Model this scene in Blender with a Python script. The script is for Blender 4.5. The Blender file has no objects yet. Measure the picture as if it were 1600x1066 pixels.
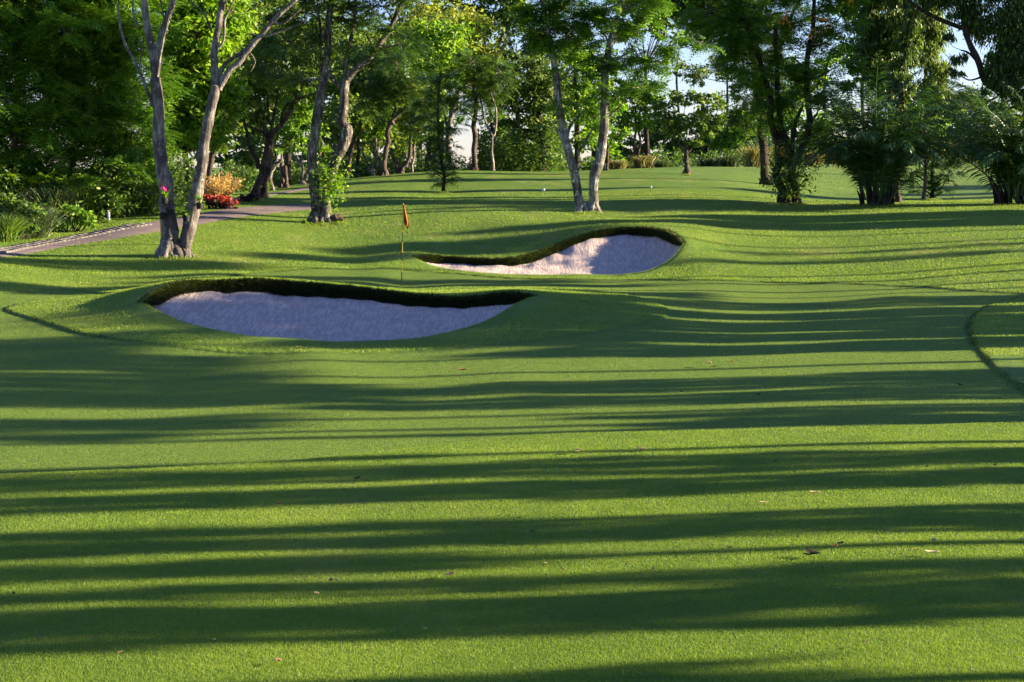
import bpy, math, random
import numpy as np
C = bpy.context.scene
R = math.radians

# ---------------------------------------------------------------- camera, sky, sun, exposure
F = 2600.0                      # focal length in pixels of the 1600 px wide photograph
HOR = 258.0                     # row of the true horizon
PITCH = math.atan((533.0 - HOR) / F)
cam_d = bpy.data.cameras.new("camera")
cam_d.sensor_width = 36.0
cam_d.lens = 36.0 * F / 1600.0
cam_d.clip_start = 0.1
cam_d.clip_end = 12000.0
cam = bpy.data.objects.new("camera", cam_d)
C.collection.objects.link(cam)
cam.location = (0, 0, 0)
cam.rotation_euler = (math.pi / 2 - PITCH, 0, 0)
C.camera = cam

SUN_AZ = 84.0                   # degrees to the right of the view direction
SUN_EL = 14.0
world = bpy.data.worlds.new("World")
C.world = world
world.use_nodes = True
wn = world.node_tree.nodes
bg = wn["Background"]
sky = wn.new("ShaderNodeTexSky")
sky.sky_type = 'NISHITA'
sky.sun_disc = False
sky.sun_elevation = R(SUN_EL)
sky.sun_rotation = R(SUN_AZ)
sky.air_density = 1.0
sky.dust_density = 0.1
sky.ozone_density = 2.5
wb = wn.new("ShaderNodeMix"); wb.data_type = 'RGBA'; wb.blend_type = 'MULTIPLY'; wb.inputs[0].default_value = 1.0
wb.inputs[7].default_value = (0.86, 0.88, 1.28, 1)      # white balance of a blue tropical sky
world.node_tree.links.new(sky.outputs[0], wb.inputs[6])
world.node_tree.links.new(wb.outputs[2], bg.inputs[0])
bg.inputs[1].default_value = 0.052
sun_d = bpy.data.lights.new("sun", 'SUN')
sun_d.energy = 5.0
sun_d.angle = R(0.5)
sun_d.color = (1.0, 0.86, 0.60)
sun = bpy.data.objects.new("sun", sun_d)
C.collection.objects.link(sun)
S = np.array([math.sin(R(SUN_AZ)) * math.cos(R(SUN_EL)), math.cos(R(SUN_AZ)) * math.cos(R(SUN_EL)), math.sin(R(SUN_EL))])
from mathutils import Vector
sun.rotation_euler = Vector(S).to_track_quat('Z', 'Y').to_euler()
C.view_settings.view_transform = 'Standard'
C.view_settings.look = 'None'
C.view_settings.exposure = 2.15
C.view_settings.gamma = 1.0
try:
    C.cycles.use_denoising = True
    C.cycles.max_bounces = 6
    C.cycles.diffuse_bounces = 3
    C.cycles.glossy_bounces = 2
    C.cycles.transmission_bounces = 3
    C.cycles.transparent_max_bounces = 4
    C.cycles.use_adaptive_sampling = True
    C.cycles.adaptive_threshold = 0.02
except Exception:
    pass
# ---------------------------------------------------------------- pixel <-> world (to read positions off the photograph)
def ray(px, py):
    dx = (px - 800.0) / F
    dy = (533.0 - py) / F
    cp, sp = math.cos(PITCH), math.sin(PITCH)
    fy = cp + dy * sp           # world y per unit
    fz = -sp + dy * cp
    return dx / fy, fz / fy     # x per metre of y, z per metre of y
def P(px, py, Y):
    a, b = ray(px, py)
    return np.array([a * Y, Y, b * Y])

# ---------------------------------------------------------------- terrain: a smooth surface through surveyed points
CTRL = [
 # foreground
 (0,1066,8.3),(400,1066,8.2),(800,1066,8.15),(1200,1066,8.05),(1600,1066,8.0),
 (0,960,10.0),(800,960,9.8),(1600,960,9.6),
 (0,850,12.6),(800,850,12.3),(1600,850,12.0),
 (0,745,16.2),(400,735,16.4),(800,735,16.1),(1200,735,15.9),(1600,735,15.7),
 (0,650,20.8),(800,650,20.6),(1600,650,20.2),
 (0,590,24.8),(400,590,24.9),(800,590,24.6),(1200,590,24.4),(1600,590,24.0),
 (0,535,29.6),(200,545,28.6),(1050,535,29.6),(1300,530,30.0),(1600,530,29.6),
 (0,490,34.0),(100,500,32.4),(170,484,33.2),(110,473,35.6),(1100,490,35.3),(1350,485,36.2),(1600,490,34.6),
 (500,552,28.1),(850,540,29.1),
 # bunker 1 rim
 (228,476,33.0),(300,508,31.2),(400,527,30.2),(520,535,29.8),(650,529,30.2),(760,502,32.0),(822,462,35.0),
 (260,446,34.6),(300,441,35.4),(400,437,36.0),(480,443,36.1),(550,449,36.0),(620,458,35.9),(680,464,35.8),(740,464,35.6),(800,458,35.3),
 (900,462,37.0),(980,468,37.0),
 # green around the flag
 (627,446,43.3),(500,436,43.5),(400,432,43.3),(700,444,43.2),(800,446,42.8),(950,448,42.5),(1100,452,41.6),(1400,458,40.2),(1600,462,39.2),
 (600,424,45.6),(500,422,45.6),(250,444,41.5),(120,452,40.5),(870,436,45.0),(1000,438,44.6),(1200,440,44.2),(1400,446,43.0),
 (0,458,38.5),(0,425,42.5),(0,404,46.0),(0,388,49.5),(0,372,52.0),
 # bunker 2 rim
 (648,403,49.5),(720,423,46.9),(800,429,46.4),(870,430,46.3),(960,430,46.3),(1010,424,46.8),(1050,404,48.4),(1068,380,50.0),
 (700,402,51.0),(780,405,50.6),(830,397,51.2),(880,378,52.2),(930,362,53.0),(980,356,53.4),(1020,357,53.0),(1050,364,51.8),
 (560,408,50.0),(1120,385,50.5),
 # beyond
 (275,401,48.0),(275,425,44.5),(150,395,48.5),
 (200,369,52.5),(200,352,56.0),(350,343,59.0),(350,326,63.0),(490,323,66.0),(490,317,68.5),
 (130,358,56.0),(250,338,60.0),(330,318,66.0),
 (500,347,60.0),(430,303,75.0),(485,293,82.0),(600,330,63.0),(700,340,59.5),(915,333,62.0),(1000,342,58.5),(800,350,57.0),(1100,338,60.0),
 (600,274,90.0),(540,282,86.0),(692,300,76.0),(700,266,92.0),(860,270,90.0),(860,298,76.0),(1000,264,95.0),(1073,273,88.0),(1073,262,108.0),(1150,261,108.0),
 (1150,290,80.0),(1000,290,78.0),
 (1200,400,49.5),(1200,360,55.5),(1400,400,49.0),(1400,358,56.0),(1600,400,47.5),(1600,358,55.0),
 (1235,318,70.0),(1370,321,67.0),(1480,320,67.0),(1590,319,67.0),
 (1300,305,82.0),(1300,275,98.0),(1300,257,115.0),(1480,308,82.0),(1480,285,98.0),(1500,262,118.0),(1500,241,165.0),(1590,241,165.0),
]
def _zp(c):
    p = P(*c)
    return (math.atan2(p[0], p[1]), math.log(math.hypot(p[0], p[1])), p[2])
_pts = [_zp(c) for c in CTRL]
for th, r, z in [(-60,8,-3.0),(-60,16,-3.2),(-60,30,-3.2),(-45,50,-2.6),(-35,50,-2.4),(-60,90,-2.0),(-30,90,-1.2),(-40,150,-2.0),
                 (60,8,-2.2),(60,16,-2.5),(60,30,-2.7),(45,40,-2.7),(35,50,-2.5),(60,70,-2.0),(35,75,-1.8),(30,110,-1.0),(45,160,0.0),(28,170,0.8),(60,200,0.0),
                 (0,5,-2.2),(-60,4,-2.4),(60,4,-2.0),(0,2,-1.8),(-60,2,-1.9),(60,2,-1.7),
                 (-12,130,-3.0),(0,150,-5.0),(-5,200,-7.0),(8,190,-5.0),(-30,250,-5.0),(20,320,-1.5),(50,400,-4.0),(0,400,-12.0),(-60,400,-10.0)]:
    _pts.append((R(th), math.log(r), z))
_pts = np.array(_pts)
_KX, _KY = 3.2, 1.0
def _tps_k(d2):
    return 0.5 * d2 * np.log(d2 + 1e-12)
_A = np.stack([_pts[:, 0] * _KX, _pts[:, 1] * _KY], 1)
_n = len(_A)
_K = _tps_k(((_A[:, None, :] - _A[None, :, :]) ** 2).sum(-1)) + np.eye(_n) * 2e-4
_Pm = np.concatenate([np.ones((_n, 1)), _A], 1)
_M = np.zeros((_n + 3, _n + 3)); _M[:_n, :_n] = _K; _M[:_n, _n:] = _Pm; _M[_n:, :_n] = _Pm.T
_sol = np.linalg.solve(_M, np.concatenate([_pts[:, 2], np.zeros(3)]))
def _tps(th, lr):
    q = np.stack([th * _KX, lr * _KY], 1)
    out = np.empty(len(q))
    for i in range(0, len(q), 20000):
        b = q[i:i + 20000]
        k = _tps_k(((b[:, None, :] - _A[None, :, :]) ** 2).sum(-1))
        out[i:i + 20000] = k @ _sol[:_n] + _sol[_n] + b @ _sol[_n + 1:]
    return out
def smooth(t):
    t = np.clip(t, 0, 1)
    return t * t * (3 - 2 * t)
def base_z(x, y):
    x = np.atleast_1d(np.asarray(x, float)); y = np.atleast_1d(np.asarray(y, float))
    th = np.arctan2(x, y); r = np.hypot(x, y)
    lr = np.log(np.clip(r, 2.0, 400.0))
    lim = R(55.0)
    z = _tps(np.clip(th, -lim, lim), lr)
    back = smooth((np.abs(th) - R(60)) / R(90))
    z = z * (1 - back) + (-2.4) * back
    far = smooth((r - 300) / 500)
    return z * (1 - far) + (-14.0) * far

# ---------------------------------------------------------------- outlines on the ground
def hit(px, py, lo=6.0, hi=300.0):
    a, b = ray(px, py)
    Y = np.exp(np.linspace(math.log(lo), math.log(hi), 900))
    d = b * Y - base_z(a * Y, Y)
    k = np.where(d < 0)[0]
    if len(k) == 0: return P(px, py, hi)
    k = k[0]
    if k == 0: return P(px, py, lo)
    t = d[k - 1] / (d[k - 1] - d[k]); Yh = Y[k - 1] + t * (Y[k] - Y[k - 1])
    return np.array([a * Yh, Yh, b * Yh])
def spline(pts, n=8, closed=False):
    pts = np.asarray(pts, float); m = len(pts); out = []
    rng = range(m if closed else m - 1)
    for i in rng:
        if closed: p0, p1, p2, p3 = pts[(i - 1) % m], pts[i], pts[(i + 1) % m], pts[(i + 2) % m]
        else: p0, p1, p2, p3 = pts[max(i - 1, 0)], pts[i], pts[i + 1], pts[min(i + 2, m - 1)]
        for t in np.linspace(0, 1, n, endpoint=False):
            out.append(0.5 * ((2 * p1) + (-p0 + p2) * t + (2 * p0 - 5 * p1 + 4 * p2 - p3) * t * t + (-p0 + 3 * p1 - 3 * p2 + p3) * t ** 3))
    if not closed: out.append(pts[-1])
    return np.array(out)
def sdist(x, y, poly):
    """signed distance to a closed polygon, negative inside"""
    x = np.asarray(x); y = np.asarray(y)
    best = np.full(x.shape, 1e9); inside = np.zeros(x.shape, bool)
    n = len(poly)
    for i in range(n):
        x1, y1 = poly[i]; x2, y2 = poly[(i + 1) % n]
        ex, ey = x2 - x1, y2 - y1
        t = np.clip(((x - x1) * ex + (y - y1) * ey) / (ex * ex + ey * ey + 1e-12), 0, 1)
        best = np.minimum(best, np.hypot(x - x1 - t * ex, y - y1 - t * ey))
        c = (y1 > y) != (y2 > y)
        if ey != 0:
            inside ^= c & (x < ex * (y - y1) / ey + x1)
    return np.where(inside, -best, best)
def gpoly(pix, n=6, closed=True):
    return spline([hit(a, b)[:2] for a, b in pix], n, closed)
# ---------------------------------------------------------------- mesh helpers
rng = np.random.default_rng(7)
def tag(o, label=None, cat=None, group=None, kind=None):
    if label: o["label"] = label
    if cat: o["category"] = cat
    if group: o["group"] = group
    if kind: o["kind"] = kind
    return o
def empty(name, loc, label, cat, group=None):
    o = bpy.data.objects.new(name, None)
    C.collection.objects.link(o)
    o.location = [float(v) for v in loc]
    o.empty_display_size = 0.2
    return tag(o, label, cat, group)
def mesh_np(name, verts, faces, mat, attr=None, smooth_faces=True):
    """verts (n,3); faces: list of (m,k) arrays; attr: dict name -> (domain, array)"""
    me = bpy.data.meshes.new(name)
    verts = np.ascontiguousarray(verts, dtype=np.float32)
    faces = [np.asarray(f, dtype=np.int32) for f in faces if len(f)]
    tot = sum(len(f) for f in faces)
    loops = np.concatenate([f.ravel() for f in faces])
    cnt = np.concatenate([np.full(len(f), f.shape[1], np.int32) for f in faces])
    start = np.concatenate([[0], np.cumsum(cnt)[:-1]]).astype(np.int32)
    me.vertices.add(len(verts)); me.vertices.foreach_set("co", verts.ravel())
    me.loops.add(len(loops)); me.loops.foreach_set("vertex_index", loops)
    me.polygons.add(tot); me.polygons.foreach_set("loop_start", start); me.polygons.foreach_set("loop_total", cnt)
    me.polygons.foreach_set("use_smooth", np.full(tot, smooth_faces))
    for k, (dom, arr) in (attr or {}).items():
        a = me.attributes.new(k, 'FLOAT', dom)
        a.data.foreach_set("value", np.ascontiguousarray(arr, dtype=np.float32).ravel())
    me.update(calc_edges=True)
    me.materials.append(mat)
    return me
def link(name, me, parent=None, loc=None):
    o = bpy.data.objects.new(name, me)
    C.collection.objects.link(o)
    if parent: o.parent = parent
    if loc is not None: o.location = [float(v) for v in loc]
    return o
class Acc:
    def __init__(s): s.v = []; s.f = {3: [], 4: []}; s.n = 0; s.a = {3: [], 4: []}
    def add(s, v, f, a=0.5):
        f = np.asarray(f, np.int32); k = f.shape[1]
        s.v.append(np.asarray(v, float)); s.f[k].append(f + s.n); s.n += len(v)
        s.a[k].append(np.broadcast_to(np.asarray(a, float), (len(f),)))
    def tris(s, t, a=0.5):          # (m,3,3)
        m = len(t); s.add(t.reshape(-1, 3), np.arange(m * 3).reshape(-1, 3), a)
    def quads(s, t, a=0.5):         # (m,4,3)
        m = len(t); s.add(t.reshape(-1, 3), np.arange(m * 4).reshape(-1, 4), a)
    def mesh(s, name, mat, origin=(0, 0, 0), smooth_faces=True):
        fs, at = [], []
        for k in (3, 4):
            if s.f[k]: fs.append(np.concatenate(s.f[k])); at.append(np.concatenate(s.a[k]))
        return mesh_np(name, np.concatenate(s.v) - np.asarray(origin), fs, mat, {"v": ('FACE', np.concatenate(at))}, smooth_faces)
def unit(v):
    v = np.asarray(v, float); return v / (np.linalg.norm(v, axis=-1, keepdims=True) + 1e-12)
def noise1(n, amp, r=None):
    r = r or rng
    k = max(3, n // 4); a = r.normal(0, amp, (k, 3)); x = np.linspace(0, k - 1, n)
    i = np.clip(x.astype(int), 0, k - 2); t = smooth(x - i)[:, None]
    return a[i] * (1 - t) + a[i + 1] * t
def tube(acc, pts, rad, sides=10, n=6, wob=0.0, bump=0.0, cap=True, a=0.5):
    p = spline(pts, n) if n > 1 else np.asarray(pts, float)
    m = len(p)
    rr = np.interp(np.linspace(0, 1, m), np.linspace(0, 1, len(rad)), rad)
    if wob: 
        w = noise1(m, wob); w[0] = 0; p = p + w
    t = unit(np.gradient(p, axis=0))
    ref = np.array([0.0, 1.0, 0.0]) if abs(t[0][1]) < 0.8 else np.array([1.0, 0, 0])
    V = []
    u = None
    for i in range(m):
        u = ref - t[i] * np.dot(ref, t[i]) if u is None else u - t[i] * np.dot(u, t[i])
        u = unit(u); w = np.cross(t[i], u)
        an = np.linspace(0, 2 * np.pi, sides, endpoint=False)
        r = rr[i] * (1 + (rng.normal(0, bump, sides) if bump else 0))
        V.append(p[i] + (np.cos(an) * r)[:, None] * u + (np.sin(an) * r)[:, None] * w)
    V = np.concatenate(V)
    i = np.arange(m - 1)[:, None] * sides; j = np.arange(sides)[None, :]; j2 = (j + 1) % sides
    f = np.stack([i + j, i + j2, i + sides + j2, i + sides + j], -1).reshape(-1, 4)
    acc.add(V, f, a)
    if cap:
        c0 = len(V) - sides
        acc.add(np.vstack([V[c0:], p[-1:] + t[-1] * rr[-1] * 0.5]), np.array([[k, (k + 1) % sides, sides] for k in range(sides)]), a)
    return p, rr

# ---------------------------------------------------------------- materials
def new_mat(name):
    m = bpy.data.materials.new(name); m.use_nodes = True
    nt = m.node_tree; nt.nodes.clear()
    out = nt.nodes.new("ShaderNodeOutputMaterial")
    return m, nt, out
def N(nt, t, **kw):
    n = nt.nodes.new(t)
    for k, v in kw.items(): setattr(n, k, v)
    return n
def ramp(nt, fac, stops, interp='LINEAR'):
    r = N(nt, "ShaderNodeValToRGB"); r.color_ramp.interpolation = interp
    e = r.color_ramp.elements
    e[0].position, e[0].color = stops[0][0], (*stops[0][1], 1)
    e[1].position, e[1].color = stops[-1][0], (*stops[-1][1], 1)
    for p_, c_ in stops[1:-1]:
        q = e.new(p_); q.color = (*c_, 1)
    nt.links.new(fac, r.inputs[0])
    return r.outputs[0]
def mix(nt, fac, a, b, mode='MIX'):
    m = N(nt, "ShaderNodeMix", data_type='RGBA', blend_type=mode)
    for s, v in ((0, fac), (6, a), (7, b)):
        if hasattr(v, "links"): nt.links.new(v, m.inputs[s])
        elif s == 0: m.inputs[0].default_value = v
        else: m.inputs[s].default_value = (*v, 1)
    return m.outputs[2]
def noise(nt, scale, detail=3, rough=0.55, vec=None, dim='3D'):
    t = N(nt, "ShaderNodeTexNoise"); t.inputs["Scale"].default_value = scale
    t.inputs["Detail"].default_value = detail; t.inputs["Roughness"].default_value = rough
    if vec is not None: nt.links.new(vec, t.inputs["Vector"])
    return t.outputs[0]
def mathn(nt, op, a, b=0.0, clamp=False):
    m = N(nt, "ShaderNodeMath", operation=op); m.use_clamp = clamp
    for i, v in enumerate((a, b)):
        if hasattr(v, "links"): nt.links.new(v, m.inputs[i])
        else: m.inputs[i].default_value = v
    return m.outputs[0]
def attr_out(nt, name):
    a = N(nt, "ShaderNodeAttribute"); a.attribute_name = name
    return a.outputs["Fac"]
def principled(nt, out, col, rough=0.8, spec=0.3, bump=None, bstr=0.5, bdist=0.02):
    b = N(nt, "ShaderNodeBsdfPrincipled")
    if hasattr(col, "links"): nt.links.new(col, b.inputs["Base Color"])
    else: b.inputs["Base Color"].default_value = (*col, 1)
    b.inputs["Roughness"].default_value = rough
    b.inputs["Specular IOR Level"].default_value = spec
    if bump is not None:
        bn = N(nt, "ShaderNodeBump"); bn.inputs["Strength"].default_value = bstr; bn.inputs["Distance"].default_value = bdist
        nt.links.new(bump, bn.inputs["Height"]); nt.links.new(bn.outputs[0], b.inputs["Normal"])
    if out is not None: nt.links.new(b.outputs[0], out.inputs[0])
    return b
def leaf_mat(name, stops, trans=0.38, rough=0.5, spec=0.35):
    """stops: colours over the per-leaf random value 0..1"""
    m, nt, out = new_mat(name)
    v = attr_out(nt, "v")
    oi = N(nt, "ShaderNodeObjectInfo")
    v2 = mathn(nt, 'ADD', mathn(nt, 'MULTIPLY', v, 0.85), mathn(nt, 'MULTIPLY', oi.outputs["Random"], 0.15))
    col = ramp(nt, v2, stops)
    b = principled(nt, None, col, rough, spec)
    tr = N(nt, "ShaderNodeBsdfTranslucent")
    tc = mix(nt, 1.0, col, (1.5, 1.6, 0.6), 'MULTIPLY')
    nt.links.new(tc, tr.inputs[0])
    ms = N(nt, "ShaderNodeMixShader"); ms.inputs[0].default_value = trans
    nt.links.new(b.outputs[0], ms.inputs[1]); nt.links.new(tr.outputs[0], ms.inputs[2]); nt.links.new(ms.outputs[0], out.inputs[0])
    return m
def bark_mat(name, c1, c2, c3, scale=5.0):
    m, nt, out = new_mat(name)
    tc = N(nt, "ShaderNodeNewGeometry"); mp = N(nt, "ShaderNodeMapping")
    mp.inputs["Scale"].default_value = (1, 1, 0.22)
    nt.links.new(tc.outputs["Position"], mp.inputs[0])
    n1 = noise(nt, scale * 2.6, 8, 0.7, mp.outputs[0])
    n2 = noise(nt, scale * 0.35, 4, 0.6, tc.outputs["Position"])
    n3 = noise(nt, scale * 1.7, 3, 0.6, tc.outputs["Position"])
    col = ramp(nt, n1, [(0.33, c1), (0.52, c2), (0.70, c3)])
    patch = ramp(nt, n2, [(0.44, (0, 0, 0)), (0.54, (1, 1, 1))])
    col = mix(nt, patch, mix(nt, 0.7, col, c1), col)
    spots = ramp(nt, n3, [(0.62, (0, 0, 0)), (0.68, (1, 1, 1))])
    col = mix(nt, spots, col, c3)
    principled(nt, out, col, 0.9, 0.15, n1, 1.0, 0.12)
    return m
def plain(name, col, rough=0.6, spec=0.3, var=0.15, scale=20):
    m, nt, out = new_mat(name)
    n1 = noise(nt, scale, 4)
    c2 = tuple(c * (1 - var * 2) for c in col); c3 = tuple(min(1, c * (1 + var)) for c in col)
    principled(nt, out, ramp(nt, n1, [(0.3, c2), (0.7, c3)]), rough, spec, n1, 0.2, 0.01)
    return m
G_ = lambda *a: a
M = {}
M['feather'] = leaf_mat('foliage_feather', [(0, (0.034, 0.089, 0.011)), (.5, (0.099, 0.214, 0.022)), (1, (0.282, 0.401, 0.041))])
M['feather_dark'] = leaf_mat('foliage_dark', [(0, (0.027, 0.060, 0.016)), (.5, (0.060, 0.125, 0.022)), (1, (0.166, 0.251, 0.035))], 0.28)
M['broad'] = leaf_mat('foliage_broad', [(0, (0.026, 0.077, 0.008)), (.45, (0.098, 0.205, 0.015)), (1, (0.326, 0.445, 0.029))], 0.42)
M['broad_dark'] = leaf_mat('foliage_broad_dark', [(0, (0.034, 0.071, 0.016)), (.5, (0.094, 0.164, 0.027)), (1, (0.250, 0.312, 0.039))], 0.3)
M['olive'] = leaf_mat('foliage_olive', [(0, (0.037, 0.067, 0.013)), (.5, (0.106, 0.163, 0.031)), (1, (0.248, 0.299, 0.062))], 0.35)
M['yellow'] = leaf_mat('foliage_yellow', [(0, (0.075, 0.106, 0.013)), (.5, (0.213, 0.260, 0.032)), (1, (0.450, 0.425, 0.072))], 0.42)
M['palm'] = leaf_mat('foliage_palm', [(0, (0.015, 0.039, 0.010)), (.5, (0.037, 0.086, 0.018)), (1, (0.110, 0.196, 0.035))], 0.2, 0.38, 0.5)
M['droop'] = leaf_mat('foliage_drooping', [(0, (0.014, 0.035, 0.008)), (.5, (0.048, 0.096, 0.014)), (1, (0.204, 0.273, 0.037))], 0.3, 0.4)
M['bush'] = leaf_mat('foliage_bush', [(0, (0.028, 0.066, 0.014)), (.5, (0.084, 0.151, 0.029)), (1, (0.216, 0.283, 0.043))], 0.35)
M['tall_grass'] = leaf_mat('foliage_tall_grass', [(0, (.02, .04, .015)), (.5, (.055, .09, .035)), (1, (.17, .17, .08))], 0.3)
M['dry_grass'] = leaf_mat('foliage_dry_grass', [(0, (.10, .10, .04)), (.5, (.24, .20, .085)), (1, (.42, .34, .17))], 0.3)
M['tan'] = leaf_mat('foliage_tan', [(0, (0.312, 0.176, 0.070)), (.5, (0.625, 0.365, 0.154)), (1, (0.875, 0.567, 0.280))], 0.3)
M['red'] = leaf_mat('foliage_red', [(0, (.14, .02, .02)), (.5, (.42, .06, .05)), (1, (.62, .13, .10))], 0.3)
M['purple'] = leaf_mat('foliage_purple', [(0, (.02, .008, .012)), (.5, (.045, .014, .022)), (1, (.10, .03, .04))], 0.2)
M['flame'] = plain('flower_orange', (.75, .28, .02), 0.5)
M['magenta'] = plain('flower_magenta', (.75, .02, .30), 0.5)
M['bark_pale'] = bark_mat('bark_pale', (.060, .045, .040), (.24, .20, .175), (.46, .41, .36), 5)
M['bark_mottled'] = bark_mat('bark_mottled', (.030, .024, .021), (.15, .12, .10), (.56, .52, .44), 4)
M['bark_spotted'] = bark_mat('bark_spotted', (.05, .04, .035), (.30, .26, .22), (.78, .74, .66), 4)
M['bark_brown'] = bark_mat('bark_brown', (.035, .022, .018), (.12, .082, .064), (.27, .20, .16), 6)
M['bark_dark'] = bark_mat('bark_dark', (.020, .014, .012), (.07, .05, .04), (.16, .12, .09), 6)

# ---------------------------------------------------------------- foliage generators (all return into an Acc)
def fronds(acc, o, d, L, m=7, w=0.045, l=0.16, droop=0.35, r=rng, base=None):
    """pinnate fronds: o,d (n,3), L (n,) ; m leaflets a side"""
    n = len(o); d = unit(d)
    side = unit(np.cross(d, np.array([0, 0, 1.0]) + r.normal(0, .25, (n, 3))))
    up = np.cross(side, d)
    T = np.linspace(0.12, 1.0, m)
    v0 = r.random(n) if base is None else base
    for s in (-1, 1):
        for t in T:
            c = o + d * (L * t)[:, None] - np.array([0, 0, 1.0]) * (droop * L * t * t)[:, None]
            ln = l * (1.0 - 0.55 * abs(t - 0.45)) * (0.8 + 0.4 * r.random(n)) * L / 0.5
            dr = unit(side * s + d * 0.55 + up * r.normal(0.05, 0.22, n)[:, None] - np.array([0, 0, .25]))
            e = c + dr * ln[:, None]
            wd = unit(np.cross(dr, up)) * (w * L / 0.5)[:, None]
            mid = c + dr * (ln * 0.45)[:, None]
            q = np.stack([c, mid + wd, e, mid - wd], 1)
            acc.quads(q, np.clip(v0 * .75 + r.random(n) * .25, 0, 1))
def leaves(acc, o, size, r=rng, asp=0.42, tilt=1.0, out=None, down=0.0):
    n = len(o)
    d = r.normal(0, 1, (n, 3)) * np.array([1, 1, 0.6]); d[:, 2] -= down * 2.2
    if out is not None: d += out * 1.3
    d = unit(d); nrm = unit(r.normal(0, 0.6 * tilt, (n, 3)) + np.array([0, 0, 1.0 - down]) )
    s = unit(np.cross(d, nrm)); nn = np.cross(s, d)
    sz = size * (0.65 + 0.7 * r.random(n))
    mid = o + d * (sz * .45)[:, None] - nn * (sz * .06)[:, None]
    w = s * (sz * asp * .5)[:, None]
    q = np.stack([o, mid + w, o + d * sz[:, None] - nn * (sz * .12)[:, None], mid - w], 1)
    acc.quads(q, r.random(n))
def clump_points(c, rad, n, nsub, r=rng, hollow=0.45, sub=0.30, flat=1.0):
    """leaf positions gathered round sub-centres inside an ellipsoid"""
    rad = np.asarray(rad, float)
    u = unit(r.normal(0, 1, (nsub, 3))); rr = hollow + (1 - hollow) * r.random(nsub) ** 0.6
    sc = u * rr[:, None] * rad
    k = r.integers(0, nsub, n)
    sr = sub * np.min(rad) * (0.6 + 0.8 * r.random(nsub))
    off = r.normal(0, 0.55, (n, 3)) * sr[k][:, None] * np.array([1.25, 1.25, 0.7 * flat])
    return c + sc[k] + off, unit(sc[k] + off * 0.7), c + sc, k

_gn = np.random.default_rng(4).random((64, 64))
def patchn(x, y, sc):
    """smooth value noise over the ground"""
    u, v = x / sc + 1000, y / sc + 1000; i, j = np.floor(u).astype(int), np.floor(v).astype(int); a, b = smooth(u - i), smooth(v - j)
    g = lambda p, q: _gn[p % 64, q % 64]
    return (g(i, j) * (1 - a) + g(i + 1, j) * a) * (1 - b) + (g(i, j + 1) * (1 - a) + g(i + 1, j + 1) * a) * b
# ---------------------------------------------------------------- the bunkers' outlines (world)
B1N = [(222,475,33.2),(255,493,32.0),(300,507,31.2),(400,527,30.2),(520,535,29.8),(650,529,30.2),(760,502,32.0),(838,459,35.0)]
B1F = [(240,456,34.0),(300,441,35.4),(400,437,36.0),(480,443,36.1),(550,449,36.0),(620,458,35.9),(680,464,35.8),(740,464,35.6),(808,458,35.3)]
B2N = [(647,403,49.5),(672,414,48.0),(720,423,46.9),(800,429,46.4),(870,430,46.3),(960,430,46.3),(1010,424,46.8),(1050,404,48.4),(1069,381,50.0)]
B2F = [(660,401,50.4),(700,402,51.0),(780,405,50.6),(830,397,51.2),(880,378,52.2),(930,362,53.0),(980,356,53.4),(1020,357,53.0),(1050,364,51.8)]
def xy(l): return np.array([P(*c)[:2] for c in l])
class Bunker:
    def __init__(s, near, far, drop, depth):
        s.near = spline(xy(near), 8); s.far = spline(np.vstack([xy(near)[:1], xy(far), xy(near)[-1:]]), 8)
        s.poly = np.vstack([s.near, s.far[::-1][1:-1]])
        s.drop, s.depth = drop, depth
    def curves(s, nu):
        def rs(c):
            L = np.concatenate([[0], np.cumsum(np.hypot(*np.diff(c, axis=0).T))]); t = np.linspace(0, L[-1], nu)
            return np.stack([np.interp(t, L, c[:, 0]), np.interp(t, L, c[:, 1])], 1)
        return rs(s.near), rs(s.far)
BK = [Bunker(B1N, B1F, 0.22, 0.30), Bunker(B2N, B2F, 0.19, 0.26)]

green_poly = gpoly([(-400,762),(-200,752),(0,741),(240,731),(460,718),(640,700),(830,680),(1000,674),(1200,670),(1400,665),(1600,658),(1656,655),
                    (1640,640),(1600,608),(1575,590),(1545,562),(1520,530),(1515,505),(1530,485),(1570,468),(1640,460),
                    (1600,458),(1500,452),(1400,446),(1250,441),(1100,437),(1000,436),(900,436),(800,434),(700,426),(600,419),(500,419),(430,424),(350,432),(250,444),(120,452),(0,458),(-200,466),(-500,480)], 5)
_cf = [(250,38.5),(330,38.3),(400,38.3),(500,38.6),(560,39.5)]
collar_pts = [hit(a, b)[:2] for a, b in [(10,480),(60,499),(150,524),(300,543),(470,550),(700,543),(860,527),(980,508),(1046,490),(1020,470),(950,456),(850,448),(750,448),(627,449)]]
collar_pts += [np.array([ray(a, 440)[0] * Y, Y]) for a, Y in _cf[::-1]]
collar_pts += [hit(a, b)[:2] for a, b in [(180,457),(90,467)]]
collar_poly = spline(collar_pts, 5, True)

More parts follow.
